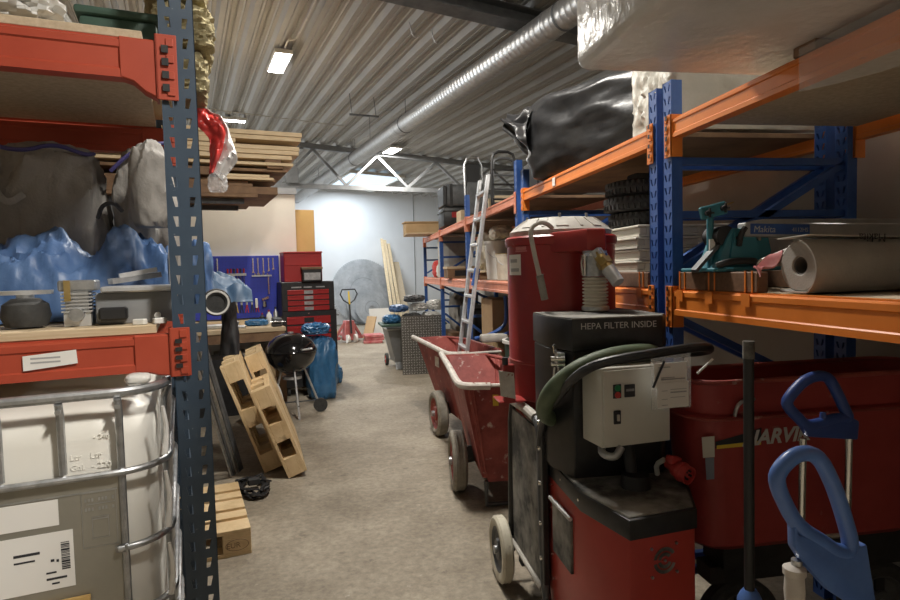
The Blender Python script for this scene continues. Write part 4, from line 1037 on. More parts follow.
# black wrapped bundle
t = thing('black_bundle', 'large bundle wrapped in black film lying on the top beams', 'bundle', (1.68,3.62,2.074), R(-60))
MB().blob((.05,0,.292),(1.12,.72,.58),seed=73,amp=.065,freq=1.7,power=5.5,cuts=30,fine=.35).build('wrapped_body', M['blackwrap'], t, 60)
def knot(u,v):
    a = u*2*PI; s = v
    r = .225*(1-s)**1.15+.030+.05*max(0,s-.72)*2.2
    r *= 1+min(1,s*3)*((.16+.12*s)*math.sin(a*6+s*4)+.10*math.sin(a*11+2))
    return Vector((-.40-.40*s, -.10-.04*s + r*math.cos(a)*1.15, max(.004,.30+.17*s**1.2 + r*math.sin(a)*.95)))
MB().grid(knot, 90, 18, True).build('gathered_end', M['blackwrap'], t, 70)
MB().blob((.62,.03,.24),(.24,.56,.44),seed=75,amp=.16,freq=2.6,power=2.8,cuts=20,fine=.9).build('crumpled_end', M['blackwrap'], t, 60)
one(MB().box((0,0,0),(.002,.05,.05)),'paper_sticker',M['paper'],'small pale sticker on the upper orange beam under the black bundle','sticker',(XF-.0065,3.55,2.03))
# small tyres
def tyre(loc, label, src=None):
    if src: return dup(src, loc, None, label)
    t = thing('rubber_ring', label, 'tyre', loc, 0, 'stack of small tyres')
    r,w=.175,.078
    prof=[(r*.58,-w*.32),(r*.66,-w*.48),(r*.85,-w*.5),(r*.96,-w*.36),(r,-w*.18),(r,w*.18),(r*.96,w*.36),(r*.85,w*.5),(r*.66,w*.48),(r*.58,w*.32),(r*.55,w*.28),(r*.55,-w*.28)]
    MB().loop(prof,(0,0,0),'Z',44).build('carcass', M['rubber'], t)
    mb = MB()
    for i in range(40):
        a=2*PI*i/40
        for k,s in enumerate((-1,1)):
            aa=a+(.08 if k else 0)
            mb.box((r*.985*math.cos(aa),r*.985*math.sin(aa),s*w*.22),(.014,.012,.026),(0,0,aa+.35*s))
    mb.build('tread', M['rubber'], t)
    return t
ty=tyre((1.50,2.9,1.735),'bottom tyre of the stack of small tyres on the beige crates')
tyre((1.475,2.9,1.814),'middle tyre of the stack of small tyres',ty)
tyre((1.49,2.91,1.893),'top tyre of the stack of small tyres',ty)
one(MB().b(-.06,.06,-.05,.05,0,.03).bevel(.006,1),'rubber_block',M['rubber'],'small black block on top of the tyre stack','block',(1.47,2.86,1.933))
# beige crates
z=1.4735
for i,lb in enumerate(('bottom beige slatted plastic crate under the small tyres','second beige slatted plastic crate from the bottom','third beige slatted plastic crate from the bottom','top beige plastic crate directly under the tyres')):
    t = thing('plastic_crate', lb, 'crate', (1.62,2.85,z), 0, 'stacked beige crates')
    w=.31-.01*(i%2); h=.054
    mb=MB().b(-w,w,-.25,.25,.010,h-.012).bevel(.004,1); mb.build('body',M['beigeplas'],t)
    MB().b(-w-.012,w+.012,-.262,.262,h-.013,h-.002).bevel(.003,1).build('rim',M['beigeplas'],t)
    mb=MB().b(-w-.006,w+.006,-.256,.256,0,.010)
    for k in range(7):
        x=-w+.04+k*(2*w-.08)/6; mb.b(x-.008,x+.008,-.258,-.248,.008,h-.012)
    mb.build('ribs',M['beigeplas'],t)
    z+=h+.001
# teal tile cutter
t = thing('tile_cutter', 'teal tile-cutting saw with a long silver rail on the nearest right shelf', 'tile saw', (1.295,1.955,1.4735), 0)
MB().prism([(-.05,0),(.15,0),(.17,.07),(.15,.150),(.02,.150),(-.005,.11)],-.05,.07,'XZ').bevel(.006,2).build('motor_body', M['teal'], t)
MB().b(-.08,.18,-.09,.12,.0,.014).bevel(.004,1).build('base_plate', M['teal'], t)
MB().prism([(.00,.02),(.12,.02),(.10,.13),(.02,.14)],-.058,-.05,'XZ').build('side_plate', M['teal'], t)
for (x,zz) in ((.025,.115),(.11,.11),(.04,.04)): MB().cyl((x,-.066,zz),(x,-.056,zz),.006,n=10).build('screw', M['chrome'], t)
MB().cyl((-.035,0,.0),(-.035,0,.20),.012,n=12).build('post', M['teal'], t)
MB().b(-.047,-.026,-.016,-.010,.07,.115).build('post_label', M['whiteplas'], t)
h=MB().box((-.03,-.01,.215),(.10,.02,.045),(0,R(-13),0)).bevel(.004,1).build('head_plate', M['teal'], t)
for (x,zz) in ((-.06,.205),(.0,.222)):
    mb=MB().cyl((x,-.035,zz),(x,-.02,zz),.010,n=8); mb.bar((x-.016,-.037,zz),(x+.016,-.037,zz),.006,.006); mb.bar((x,-.037,zz-.016),(x,-.037,zz+.016),.006,.006); mb.build('clamp_knob', M['ink'], h)
MB().cyl((.02,0,.235),(.055,0,.245),.003,n=6).build('pointer', M['brass'], h)
MB().tube([(.035,-.06,.09),(.03,-.08,.13),(.045,-.08,.15)],.010,8,smooth=1).cyl((.0,-.04,.125),(.0,.05,.125),.035,n=18).build('pivot', M['blackp'], t)
MB().tube([(-.06,-.075,.02),(-.03,-.10,.035),(.06,-.10,.035),(.09,-.07,.03)],.012,8,smooth=2).build('carry_handle', M['blackp'], t)
MB().bar((-.11,-.02,.005),(-.01,-.01,.10),.03,.012).build('stay', M['steel'], t)
r=MB().prism([(.055,.118),(.85,.100),(.85,.155),(.055,.168)],-.065,-.02,'XZ').bevel(.004,1).build('rail', M['silver'], t)
MB().prism([(.10,.168),(.85,.157),(.85,.175),(.14,.180)],-.05,.02,'XZ').build('rail_top', M['silver'], r)
b=MB().prism([(.075,.128),(.305,.1225),(.305,.158),(.075,.164)],-.0665,-.0652,'XZ').build('brand_strip', M['blue'], t)
text_mb('Makita', .032, frame4((.085,-.0672,.134),(1,0,-.023),(0,0,1)), .0004, .15).build('lettering', M['ltext'], b)
text_mb('4112HS', .020, frame4((.235,-.0672,.134),(1,0,-.023),(0,0,1)), .0004).build('lettering', M['ltext'], b)
# felt roll with a loose flap
t = thing('felt_roll', 'thick grey felt roll with a loose outer flap on the nearest right shelf', 'roll', (1.305,1.58,1.4045), R(3))
rc=(0,0,.084)
MB().lathe([(.026,.004),(.030,0),(.072,0),(.078,.006),(.078,.69),(.03,.69),(.026,.68)],rc,'X',40,caps=False).build('wound_felt', M['roll'], t)
MB().lathe([(.0255,.006),(.0255,.68)],rc,'X',24,caps=False).build('core', M['rollcore'], t, solid=.003)
def flap(u,v):
    a = PI*.62 + u*PI*1.13; rr=.081+.022*u*u*(1-.5*v)
    return Vector((-.028+.02*u+v*.70, rr*math.cos(a), rc[2]+max(-.079,rr*math.sin(a))))
MB().grid(flap, 40, 8).build('outer_flap', M['roll'], t, 60, solid=.004)
fl=MB().grid(lambda u,v: Vector((-.03+.70*u, .055-.115*v, .168+.006*v-.020*u*v)),14,6).build('top_sheet', M['boxgrey'], t, 60, solid=.003)
text_mb('Makita', .036, frame4((.24,-.062,.172),(-1,0,.02),(0,.03,-1)), .0004).build('lettering', M['ink'], fl)
one(MB().grid(lambda u,v: Vector((u*.09-.02, -.03+.03*v+.012*math.sin(u*7), .03*(1-v)*(1-u)*-1.0 + .045*u + .02*math.sin(u*9+v*3)*.5+.012)), 20, 10),'cloth',M['pinkred'],'red and pale cloth wedged between the teal saw and the felt roll','cloth',(1.262,1.70,1.474),0,smooth=60,solid=.006)
one(MB().grid(lambda u,v: Vector((u*.10, -.01+.04*v, .03+.035*u+.01*math.sin(v*4))), 12, 8),'paper_bag',M['paper'],'white paper edge between the red cloth and the felt roll','paper',(1.30,1.735,1.474),0,solid=.002)
# goods at the back of the nearest bay
one(MB().b(-.2,.2,-.5,.5,0,.05).bevel(.01,1),'flat_parcel',M['roll'],'flat grey parcel at the back of the nearest right shelf','parcel',(1.80,.9,1.405))

# ------------------------------------------------------------------ far rack goods
def bx(name,label,cat,m,x,y,z,w,d,h,rz=0,group=None,bv=.005): return one(MB().b(-w/2,w/2,-d/2,d/2,0,h).bevel(bv,1),name,M[m],label,cat,(x,y,z),rz,group)
ZT=2.094; ZL=1.409
t=thing('cardboard_box','long shallow cardboard box with a folded lid on the far top end of the rack','box',(1.30,10.0,ZT),R(4)); MB().b(-.40,.42,-.14,.14,0,.21).bevel(.004,1).build('carton',M['card'],t); MB().b(-.42,.44,-.16,.16,.212,.235).bevel(.004,1).build('lid',M['card'],t)
one(MB().b(-.48,.46,-.22,.22,0,.022).bevel(.003,1),'board',M['ply'],'thin sheet under the long cardboard box on the far rack end','board',(1.36,9.6,ZT))
t=thing('equipment_case','black hard case with a red badge on the top of the far rack','case',(1.50,8.1,ZT),0)
MB().b(-.27,.26,-.25,.25,0,.25).bevel(.02,2).build('shell',M['black'],t); MB().box((-.02,-.252,.15),(.28,.006,.075)).bevel(.002,1).build('badge',M['toolred'],t); MB().b(-.28,.27,-.26,.26,.19,.205).build('seam',M['blackp'],t)
t=thing('equipment_case','big dark grey case stacked above the one with the red badge','case',(1.52,8.1,ZT+.253),0)
MB().b(-.26,.27,-.24,.24,0,.30).bevel(.04,3).build('shell',M['steel'],t); MB().b(-.29,-.235,-.25,.25,.02,.28).bevel(.012,1).b(-.20,-.16,-.25,.25,.0,.30).build('ribs',M['black'],t)
bx('wooden_box','open pale wooden box beside the ladder on the top deck','box','ply',1.50,7.3,ZT,.34,.3,.14)
bx('wooden_box','small pale crate between the ladder and the black sack-truck frames','box','ply',1.76,6.75,ZT,.30,.3,.24)
bx('wooden_box','brown crate behind the black tube frames on the top deck','box','card',1.86,6.2,ZT,.3,.3,.20)
# folded tubular frames
t=thing('folding_chair','folded pale-edged folding chair standing upright on the top deck','folding chair',(1.42,6.85,ZT),R(8))
MB().tube([(-.09,0,0),(-.09,.02,.62),(-.05,.02,.70),(.08,.02,.72),(.12,.0,.62),(.12,-.02,0)],.012,8).build('frame',M['galv'],t); MB().b(-.07,.10,.0,.03,.38,.64).bevel(.01,1).build('back_panel',M['blackp'],t); MB().b(-.075,.105,-.06,-.02,.05,.42).bevel(.01,1).build('seat_panel',M['steel'],t)
def tube_frame(x,y,label,m):
    t=thing('sack_truck',label,'sack truck',(x,y,ZT),R(6),None)
    MB().tube([(-.12,0,.02),(-.12,0,.44),(-.09,0,.53),(.09,0,.53),(.12,0,.44),(.12,0,.02)],.014,8,smooth=1).build('frame',M[m],t)
    mb=MB()
    for z in (.08,.22,.36): mb.cyl((-.12,0,z),(.12,0,z),.010,n=8)
    mb.build('cross_bars',M[m],t)
    MB().b(-.12,.12,-.02,.10,.0,.015).build('toe_plate',M[m],t)
tube_frame(1.47,5.62,'black tubular frame nearest to the red drum on the top deck','black')
tube_frame(1.56,5.95,'black tubular frame second from the red drum on the top deck','steel')
bx('tool_case','black case standing behind the tubular frames on the top deck','case','black',1.80,5.5,ZT,.22,.5,.42,0,None,.02)
bx('tool_case','black case at the end of the top deck beside the blue posts','case','black',1.75,4.75,ZT,.3,.4,.36,0,None,.02)
# lower deck goods, from far to near
one(MB().blob((0,0,.13),(.24,.26,.28),seed=81,amp=.2,cuts=12),'plaster_bag',M['redfilm'],'red and white sack at the far end of the lower shelf, in front','sack',(1.42,9.55,ZL),0)
one(MB().blob((0,0,.10),(.22,.24,.22),seed=82,amp=.2,cuts=12),'plaster_bag',M['whitefilm'],'pale sack next to the red one at the far end of the lower shelf','sack',(1.42,9.2,ZL),0)
t=thing('carton','large pale carton on the lower shelf left of the ladder','box',(1.50,8.75,ZL),0); MB().b(-.20,.20,-.2,.2,0,.58).bevel(.005,1).build('carton',M['lidgrey'],t); MB().b(-.202,-.10,-.203,-.198,.05,.45).build('side_panel',M['boxgrey'],t)
t=thing('wooden_crate','low grey-brown wooden crate left of the ladder on the lower shelf','crate',(1.37,7.6,ZL),0); MB().b(-.17,.17,-.16,.16,0,.14).bevel(.005,1).build('box',M['wooddark'],t); MB().b(-.18,.18,-.17,.17,.12,.15).build('lid',M['ply'],t); MB().b(-.08,.08,-.165,-.158,.03,.10).build('opening',M['black'],t)
one(MB().blob((0,0,.19),(.24,.34,.42),seed=84,amp=.16,freq=2,power=3,cuts=16),'plaster_sack',M['plastersack'],'tall pale plaster sack just right of the ladder on the lower shelf','sack',(1.42,6.10,ZL+.089),0)
one(MB().blob((0,0,.06),(.20,.30,.14),seed=85,amp=.2,cuts=12),'plaster_sack',M['plastersack'],'crumpled pale sack lying on top of the white bucket','sack',(1.45,5.70,ZL+.385),0)
one(MB().b(-.14,.14,-.22,.22,0,.02).bevel(.002,1),'board',M['ply'],'small pale board on wooden blocks under the plaster sack','board',(1.40,6.09,ZL+.068))
for i,y in enumerate((5.94,6.09,6.24)): bx('wood_block',('brown wooden block under the small board, nearest of three','brown wooden block under the small board, middle of three','brown wooden block under the small board, farthest of three')[i],'block','wooddark',1.38,y,ZL,.2,.07,.067,0,'wood blocks under the board')
def bucket(x,y,z,r,h,m,label,lidm):
    t=thing('bucket',label,'bucket',(x,y,z),0); MB().lathe([(r*.85,0),(r,h*.93),(r*1.04,h*.93),(r*1.04,h*.97)],n=24).build('pail',M[m],t); MB().cyl((0,0,h*.97),(0,0,h*1.0),r*1.05,n=24).build('lid',M[lidm],t); MB().tube([(-r,-.0,h*.85),(-r*.7,-r*.85,h*.55),(r*.7,-r*.85,h*.55),(r,0,h*.85)],.004,6,smooth=2).build('bail',M['galv'],t)
bucket(1.42,5.72,ZL,.125,.37,'whiteplas','white paint bucket with a pale sack on it on the lower shelf','whiteplas')
bucket(1.40,5.36,ZL,.085,.24,'plastersack','pale bucket with a yellow-brown top nearest to the red drum','brass')
# under the far racks
bx('cardboard_box','brown cardboard box on the floor under the rack right of the ladder','box','card',1.50,6.0,.55,.28,.5,.66)
bx('wooden_crate','dark crate under the brown cardboard box below the far rack','crate','wooddark',1.52,6.0,0,.36,.6,.549)
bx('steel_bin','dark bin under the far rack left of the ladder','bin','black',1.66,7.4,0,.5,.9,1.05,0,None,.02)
bx('steel_bin','dark bin under the far end of the right racks','bin','steel',1.82,9.75,0,.34,.8,1.15,0,None,.02)
one(MB().blob((0,0,.30),(.3,.6,.6),seed=88,amp=.16,cuts=14),'waste_sack',M['greybag'],'pale bulging sack under the rack beside the trolley heap','sack',(1.62,8.95,.602),0)
bx('wooden_crate','low crate under the pale bulging sack beneath the rack','crate','wooddark',1.62,8.95,0,.4,.6,.60)
# wheelbarrow upended behind the carts: blue tubular handles and a green tub
t=thing('wheelbarrow','wheelbarrow with curved blue tube handles standing behind the near red cart','wheelbarrow',(1.30,5.35,0),0)
for (dx,dy) in ((0,0),(.10,-.12)):
    MB().tube([(.09+dx,dy,1.26),(.10+dx,dy,1.08),(.08+dx,dy,.98),(-.06+dx,dy-.02,.91),(-.22+dx,dy-.06,.885)],.017,8,smooth=2).build('handle',M['blue'],t)
MB().lathe([(.12,.50),(.20,.56),(.24,.70),(.24,.88),(.22,.88),(.20,.60)],(.22,-.40,0),'Z',24,caps=False).build('tub',M['green'],t)
MB().loop([(.235,.875),(.262,.875),(.262,.90),(.235,.90)],(.22,-.40,0),'Z',28).build('rim',M['whiteplas'],t)
MB().b(-.18,.06,-.20,-.08,.86,.93).bevel(.02,2).build('leg_pad',M['lidgrey'],t)
MB().bar((.2,-.3,.5),(.15,.0,.0),.04,.04).bar((.3,-.5,.5),(.3,-.5,.0),.04,.04).build('leg',M['steel'],t)
# ladder
t=thing('ladder','aluminium ladder standing in the farther red cart and leaning on the top rack beam','ladder',(0,0,0),0)
P0,P1=(.935,0,.228),(1.25,0,2.36)
for y in (5.32,5.67): MB().bar((P0[0],y,P0[2]),(P1[0],y,P1[2]),.028,.07).bevel(.003,1).build('rail',M['alu'],t)
for i in range(9):
    k=(.10+i*.262)/2.36
    MB().box((P0[0]+(P1[0]-P0[0])*k,5.495,P0[2]+(P1[2]-P0[2])*k),(.05,.335,.028)).bevel(.004,1).build('rung',M['alu'],t)
for y in (5.32,5.67): MB().box((P0[0]-.005,y,.236),(.085,.04,.036)).build('foot',M['rubber'],t)
MB().box((1.113,5.325,1.44),(.05,.034,.16),(0,R(13),0)).build('blue_sticker',M['blue'],t)

# ------------------------------------------------------------------ red tipping carts
def cart(x, y, label, s=1.0, rz=0):
    t=thing('tipping_cart',label,'cart',(x,y,0),rz,'red tipping carts in the aisle')
    tp=[(0,0,.80),(.46,0,.80),(.46,1.27,.80),(0,1.27,.80)]
    bt=[(.12,.03,.17),(.36,.03,.17),(.36,.80,.17),(.12,.80,.17)]
    mb=MB(); a=[mb.bm.verts.new(p) for p in bt]; c=[mb.bm.verts.new(p) for p in tp]
    mb.bm.faces.new(a[::-1])
    for i in range(4): mb.bm.faces.new((a[i],a[(i+1)%4],c[(i+1)%4],c[i]))
    bmesh.ops.bevel(mb.bm, geom=[e for e in mb.bm.edges if len(e.link_faces)==2], offset=.03, segments=3, affect='EDGES')
    mb.build('tub',M['cartred'],t,solid=.006)
    MB().tube([(.47,-.01,.80),(.47,1.28,.80),(-.02,1.28,.80)],.014,8,smooth=1).build('rim',M['cartred'],t)
    MB().tube([(.16,-.03,.795),(.0,-.03,.80),(-.03,.06,.805),(-.02,.55,.81),(-.02,1.30,.82)],.023,10,smooth=2).build('push_bar',M['wornwhite'],t)
    MB().tube([(.17,-.012,.795),(.46,-.012,.795)],.012,8).build('front_rim',M['wornwhite'],t)
    for x_ in (.06,.40): MB().tube([(x_,-.012,.78),(x_+(.07 if x_<.3 else -.07),.02,.25)],.006,6).build('edge_seam',M['cartred'],t)
    wheel(t,(.0,.42,.205),.205,.10,'X','tyregrey','cartred')
    wheel(t,(.49,.42,.205),.205,.10,'X','tyregrey','cartred')
    MB().cyl((.0,.42,.205),(.108,.42,.205),.016).build('axle',M['steel'],t)
    MB().cyl((.375,.42,.205),(.49,.42,.205),.016).build('axle',M['steel'],t)
    MB().tube([(.14,.08,.17),(.14,.08,.02),(.34,.08,.02),(.34,.08,.17)],.016,8).build('stand',M['steel'],t)
    MB().bar((.095,.42,.19),(.075,.42,.30),.05,.02).build('axle_bracket',M['steel'],t)
    MB().bar((.387,.42,.19),(.407,.42,.30),.05,.02).build('axle_bracket',M['steel'],t)
    return t
c1=cart(.655,3.58,'nearer of the two worn red tipping carts, just left of the red drum',1.,R(-3.5))
MB().b(.18,.215,-.003,.0,.665,.735).build('warning_label',M['yellow'],c1).rotation_euler=(0,0,0)
c2=cart(.80,4.98,'farther red tipping cart, behind the nearer one',1.,R(7))
o=MB().b(-.003,0,.42,.56,.62,.74).bevel(.0008,1).build('white_label',M['wornwhite'],c2); o.location=(.0195,0,0); o.rotation_euler=(0,0,0)
# big red tub under the right rack
t=thing('dump_tub','big dark red tub cart with white lettering under the nearest right rack','tub cart',(0,0,0),0)
def ringpts(x0,x1,y0,y1,r,z): return rrect(x0,x1,y0,y1,r,z,6)
TX0,TX1,TY0,TY1=1.150,2.19,1.862,2.160
mb=MB(); bm=mb.bm; rg=[]
for (i,z) in ((0,1.092),(.012,.980),(-.008,.974),(-.008,.961),(.012,.955),(.045,.495),(.08,.465)):
    rg.append([bm.verts.new(p) for p in ringpts(TX0+i,TX1-i,TY0+i,TY1-i*.5,.10,z)])
for A,B in zip(rg,rg[1:]):
    for j in range(len(A)): bm.faces.new((A[j],A[(j+1)%len(A)],B[(j+1)%len(A)],B[j]))
bm.faces.new(rg[-1])
tub=mb.build('tub',M['tubred'],t)
MB().tube(ringpts(TX0,TX1,TY0,TY1,.10,1.094),.009,8,closed=True).build('rim',M['cartred'],t)
MB().tube(ringpts(TX0-.010,TX1+.010,TY0-.010,TY1+.004,.10,.967),.0055,8,closed=True).build('lip',M['cartred'],t)
MB().tube([(1.288,TY0+.003,.965),(1.288,TY0-.013,1.013),(1.31,TY0-.015,1.032),(1.347,TY0-.015,1.032),(1.363,TY0+.003,1.03)],.0065,8,smooth=1).build('hook',M['galv'],t)
# face slopes back below the lip: lettering follows it
sl=Vector((0,-.033,.46)).normalized()
def fy(z): return TY0+.012+.033*(.955-z)/.46
def face(x,z,off=.0015): return (x, fy(z)-off-.001, z)
dk=MB(); q=[face(1.225,.862),face(1.40,.862),face(1.40,.925),face(1.335,.908),face(1.225,.886)]
dk.bm.faces.new([dk.bm.verts.new(p) for p in q]); dk.build('decal_band',M['ink'],t)
yl=MB(); q=[face(1.23,.860,.0028),face(1.40,.863,.0028),face(1.40,.878,.0028),face(1.23,.873,.0028)]
yl.bm.faces.new([yl.bm.verts.new(p) for p in q]); yl.build('decal_stripe',M['yellow'],t)
text_mb('NARVIK',.074,frame4(face(1.325,.864,.0036),(1,0,.02),sl),.0004,.22,'LEFT',.0024).build('lettering',M['ltext'],t)
for (x0,x1,z0,z1,m,n) in ((1.160,1.224,.832,.907,'boxgrey','white_label'),(1.176,1.226,.752,.831,'greylabel','grey_label')):
    lb=MB(); lb.bm.faces.new([lb.bm.verts.new(face(x,z,.002)) for x,z in ((x0+.02,z0),(x1,z0),(x1-.004,z1),(x0+.012,z1))]); lb.build(n,M[m],t)
wheel(t,(1.40,2.01,.16),.16,.07,'Y','rubber','steel'); wheel(t,(2.0,2.01,.16),.16,.07,'Y','rubber','steel')
MB().b(1.26,2.10,1.965,2.055,.33,.39).bar((1.40,2.01,.16),(1.40,2.01,.36),.04,.04).bar((2.0,2.01,.16),(2.0,2.01,.36),.04,.04).b(1.3,2.06,1.945,2.075,.39,.475).build('chassis',M['black'],t)
# ------------------------------------------------------------------ dust extractor
MX,MY=.93,2.20
t=thing('dust_extractor','large red and black industrial dust extractor with a red drum and grey control box','dust extractor',(MX,MY,0),0)
W=lambda x,y,z=0: (x-MX,y-MY,z)
W2=lambda *ps: [(x-MX,y-MY) for x,y in ps]
# wheeled red body
plan=W2((.742,2.34),(.742,2.20),(.730,1.87),(.788,1.635),(1.021,1.672),(1.125,1.90),(1.125,2.34))
body=MB().prism(plan,.10,.705).bevel(.006,2).build('body',M['redbody'],t)
def grow(pl,k):
    cx=sum(p[0] for p in pl)/len(pl); cy=sum(p[1] for p in pl)/len(pl)
    return [(cx+(p[0]-cx)*k,cy+(p[1]-cy)*k) for p in pl]
trim=MB().prism(grow(plan,1.025),.690,.752).bevel(.004,2).build('top_trim',M['black'],t)
MB().prism(grow(plan,.985),.750,.757).bevel(.003,1).build('dusty_top',M['dusty'],t)
for (x,y,z) in ((.905,1.650,.72),(.725,1.88,.725),(.735,2.08,.725)): MB().lathe([(0,-.004),(.005,-.003),(.006,0)],W(x,y,z),'Y' if x>.8 else 'X',12).build('screw',M['chrome'],trim)
# fan grille on the front facet: front direction runs along C-D
fx=Vector((.233,.037,0)).normalized(); fc=Vector(W(.909,1.6525,.608))
fn=Vector((fx.y,-fx.x,0))
def onface(u,v,d=.0): return fc+fx*u+Vector((0,0,v))+fn*d
mb=MB()
for (r0,r1) in ((.014,.025),(.030,.041)):
    for (a0,a1) in ((20,160),(200,340)) if r0>.03 else ((30,170),(190,340)):
        n=16; pa=[]; pb=[]
        for i in range(n+1):
            a=R(a0+(a1-a0)*i/n); pa.append(onface(r0*math.cos(a),r0*math.sin(a),.0012)); pb.append(onface(r1*math.cos(a),r1*math.sin(a),.0012))
        for i in range(n): mb.quad(pa[i],pa[i+1],pb[i+1],pb[i])
mb.build('vent_slots',M['dusty'],body)
for (u,v) in ((-.048,.043),(.042,.047),(-.046,-.045),(.044,-.042),(0,0)): MB().cyl(onface(u,v,-.002),onface(u,v,.004),.0045,n=10).build('vent_screw',M['galv'],body)
# recessed tray on the left side
MB().b(.722-MX,.742-MX,1.955-MY,2.145-MY,.43,.625).bevel(.003,1).build('recess_panel',M['dusty'],body)
MB().tube([W(.720,1.945,.632),W(.718,2.155,.632)],.008,8).build('recess_lip',M['alu'],body)
for (y,z) in ((2.18,.67),(2.18,.58),(2.18,.40),(2.18,.30),(1.92,.30)): MB().cyl(W(.728,y,z),W(.742,y,z),.005,n=10).build('rivet',M['chrome'],body)
# HEPA box
hp=W2((.752,1.985),(1.085,1.972),(1.125,2.02),(1.125,2.345),(.722,2.345),(.712,2.13))
MB().prism(grow(hp,.98),.757,1.207).bevel(.004,1).build('filter_box',M['black'],t)
lid=MB().prism(hp,1.209,1.322).bevel(.005,2).build('filter_lid',M['black'],t)
MB().prism(grow(hp,.985),1.320,1.325).build('dusty_lid_top',M['dusty'],lid)
text_mb('HEPA FILTER INSIDE',.0315,frame4(W(.782,1.9810,1.285),(.333,-.0130,0.0),(0,0,1)),.0005).build('lettering',M['ltext'],lid)
lt=MB().b(.712-MX,.738-MX,2.02-MY,2.055-MY,1.15,1.20).build('latch',M['galv'],t)
mb=MB().tube([W(.703,2.03,1.20),W(.700,2.03,1.225),W(.708,2.045,1.228),W(.715,2.05,1.20)],.004,6).tube([W(.700,2.02,1.15),W(.692,2.015,1.105),W(.712,2.02,1.10),W(.718,2.03,1.15)],.005,6); mb.cyl(W(.69,2.03,1.18),W(.735,2.01,1.18),.009,n=10).cyl(W(.69,2.03,1.16),W(.735,2.01,1.16),.007,n=10); mb.build('latch_clip',M['chrome'],lt)
# drum
DC=W(.943,2.62)
dr=MB().lathe([(.16,.80),(.215,.88),(.238,.925),(.246,.93),(.246,.945),(.240,.955),(.240,1.600),(.247,1.603),(.250,1.615),(.250,1.635),(.240,1.643),(.20,1.645)],(DC[0],DC[1],0),'Z',56).build('drum',M['red'],t)
MB().loop([(.2405,1.085),(.243,1.088),(.243,1.096),(.2405,1.099)],(DC[0],DC[1],0),'Z',56).build('drum_band',M['red'],dr)
ld=MB().lathe([(.225,1.642),(.228,1.665),(.20,1.690),(.165,1.712),(.15,1.722),(0,1.728)],(DC[0],DC[1],0),'Z',48).build('drum_lid',M['lidgrey'],t)
mb=MB()
for i in range(16):
    a=2*PI*i/16+.1; ca,sa=math.cos(a),math.sin(a)
    mb.bar((DC[0]+.212*ca,DC[1]+.212*sa,1.678),(DC[0]+.158*ca,DC[1]+.158*sa,1.716),.05 if i%2 else .012,.008)
mb.build('lid_ribs',M['lidgrey'],ld)
for a in (80,150,250,300,20): MB().cyl((DC[0]+.15*math.cos(R(a)),DC[1]+.15*math.sin(R(a)),1.715),(DC[0]+.15*math.cos(R(a)),DC[1]+.15*math.sin(R(a)),1.738),.007,n=8).build('lid_pin',M['galv'],ld)
# outlet duct housing at the top right front
MB().prism(W2((.82,2.42),(.87,2.345),(.905,2.215),(.985,2.215),(1.02,2.30),(1.06,2.42)),1.565,1.652).bevel(.012,2).build('outlet_housing',M['red'],t)
PX,PY=.952,2.25
pp=MB().cyl(W(PX,PY,1.465),W(PX,PY,1.565),.047,n=28).build('outlet_pipe',M['galv'],t)
mb=MB().loop([(.046,1.545),(.050,1.545),(.050,1.555),(.046,1.555)],W(PX,PY),'Z',28); mb.b(PX-.054-MX,PX-.046-MX,PY-.02-MY,PY+.02-MY,1.47,1.55); mb.tube([W(PX-.054,PY-.01,1.55),W(PX-.062,PY-.015,1.52),W(PX-.055,PY-.01,1.47)],.004,6); mb.build('clamp',M['chrome'],pp)
prof=[]
for i in range(10):
    z=1.327+i*.0138
    prof+=[(.042,z),(.050,z+.003),(.050,z+.008),(.042,z+.011)]
MB().lathe(prof,W(PX,PY),'Z',28).build('ribbed_hose',M['hosewhite'],t)
MB().loop([(.050,1.333),(.054,1.333),(.054,1.345),(.050,1.345)],W(PX,PY),'Z',28).build('hose_clip',M['galv'],t)
va=MB().cyl(W(.945,2.205,1.552),W(.970,2.155,1.488),.022,n=14).build('valve',M['brass'],t)
MB().cyl(W(.941,2.213,1.562),W(.950,2.196,1.540),.025,n=6).build('valve_nut',M['alu'],va)
MB().cyl(W(.955,2.185,1.527),W(.963,2.168,1.506),.030,n=6).build('valve_collar',M['brass'],va)
MB().cyl(W(.968,2.160,1.492),W(.988,2.118,1.440),.027,.024,n=16).build('valve_spout',M['alu'],va)
# crank lever over the drum front
lv=MB().tube([W(.83,2.40,1.668),W(.80,2.37,1.684),W(.76,2.345,1.690),W(.715,2.335,1.665),W(.720,2.325,1.60),W(.752,2.33,1.46)],.0095,10,smooth=2).build('shaker_lever',M['lidgrey'],t)
MB().cyl(W(.750,2.33,1.475),W(.771,2.333,1.375),.015,n=14).build('grip',M['dusty'],lv)
# stickers on the drum
def onDrum(a0,a1,z0,z1,name,m,par,r=.2412,n=8):
    mb=MB(); 
    p=[(DC[0]+r*math.cos(R(a0+(a1-a0)*i/n)),DC[1]+r*math.sin(R(a0+(a1-a0)*i/n))) for i in range(n+1)]
    for i in range(n): mb.quad((*p[i],z0),(*p[i+1],z0),(*p[i+1],z1),(*p[i],z1))
    return mb.build(name,M[m],par,60)
s=onDrum(182,206,1.475,1.565,'white_sticker','paper',dr)
onDrum(186,200,1.53,1.545,'print','inkgrey',s,.2416); onDrum(186,203,1.49,1.505,'print','inkgrey',s,.2416)
onDrum(198,214,1.582,1.598,'faded_plate','pinkred',dr,.2415); onDrum(197,215,1.545+.03,1.581,'faded_plate','pinkred',dr,.2413)
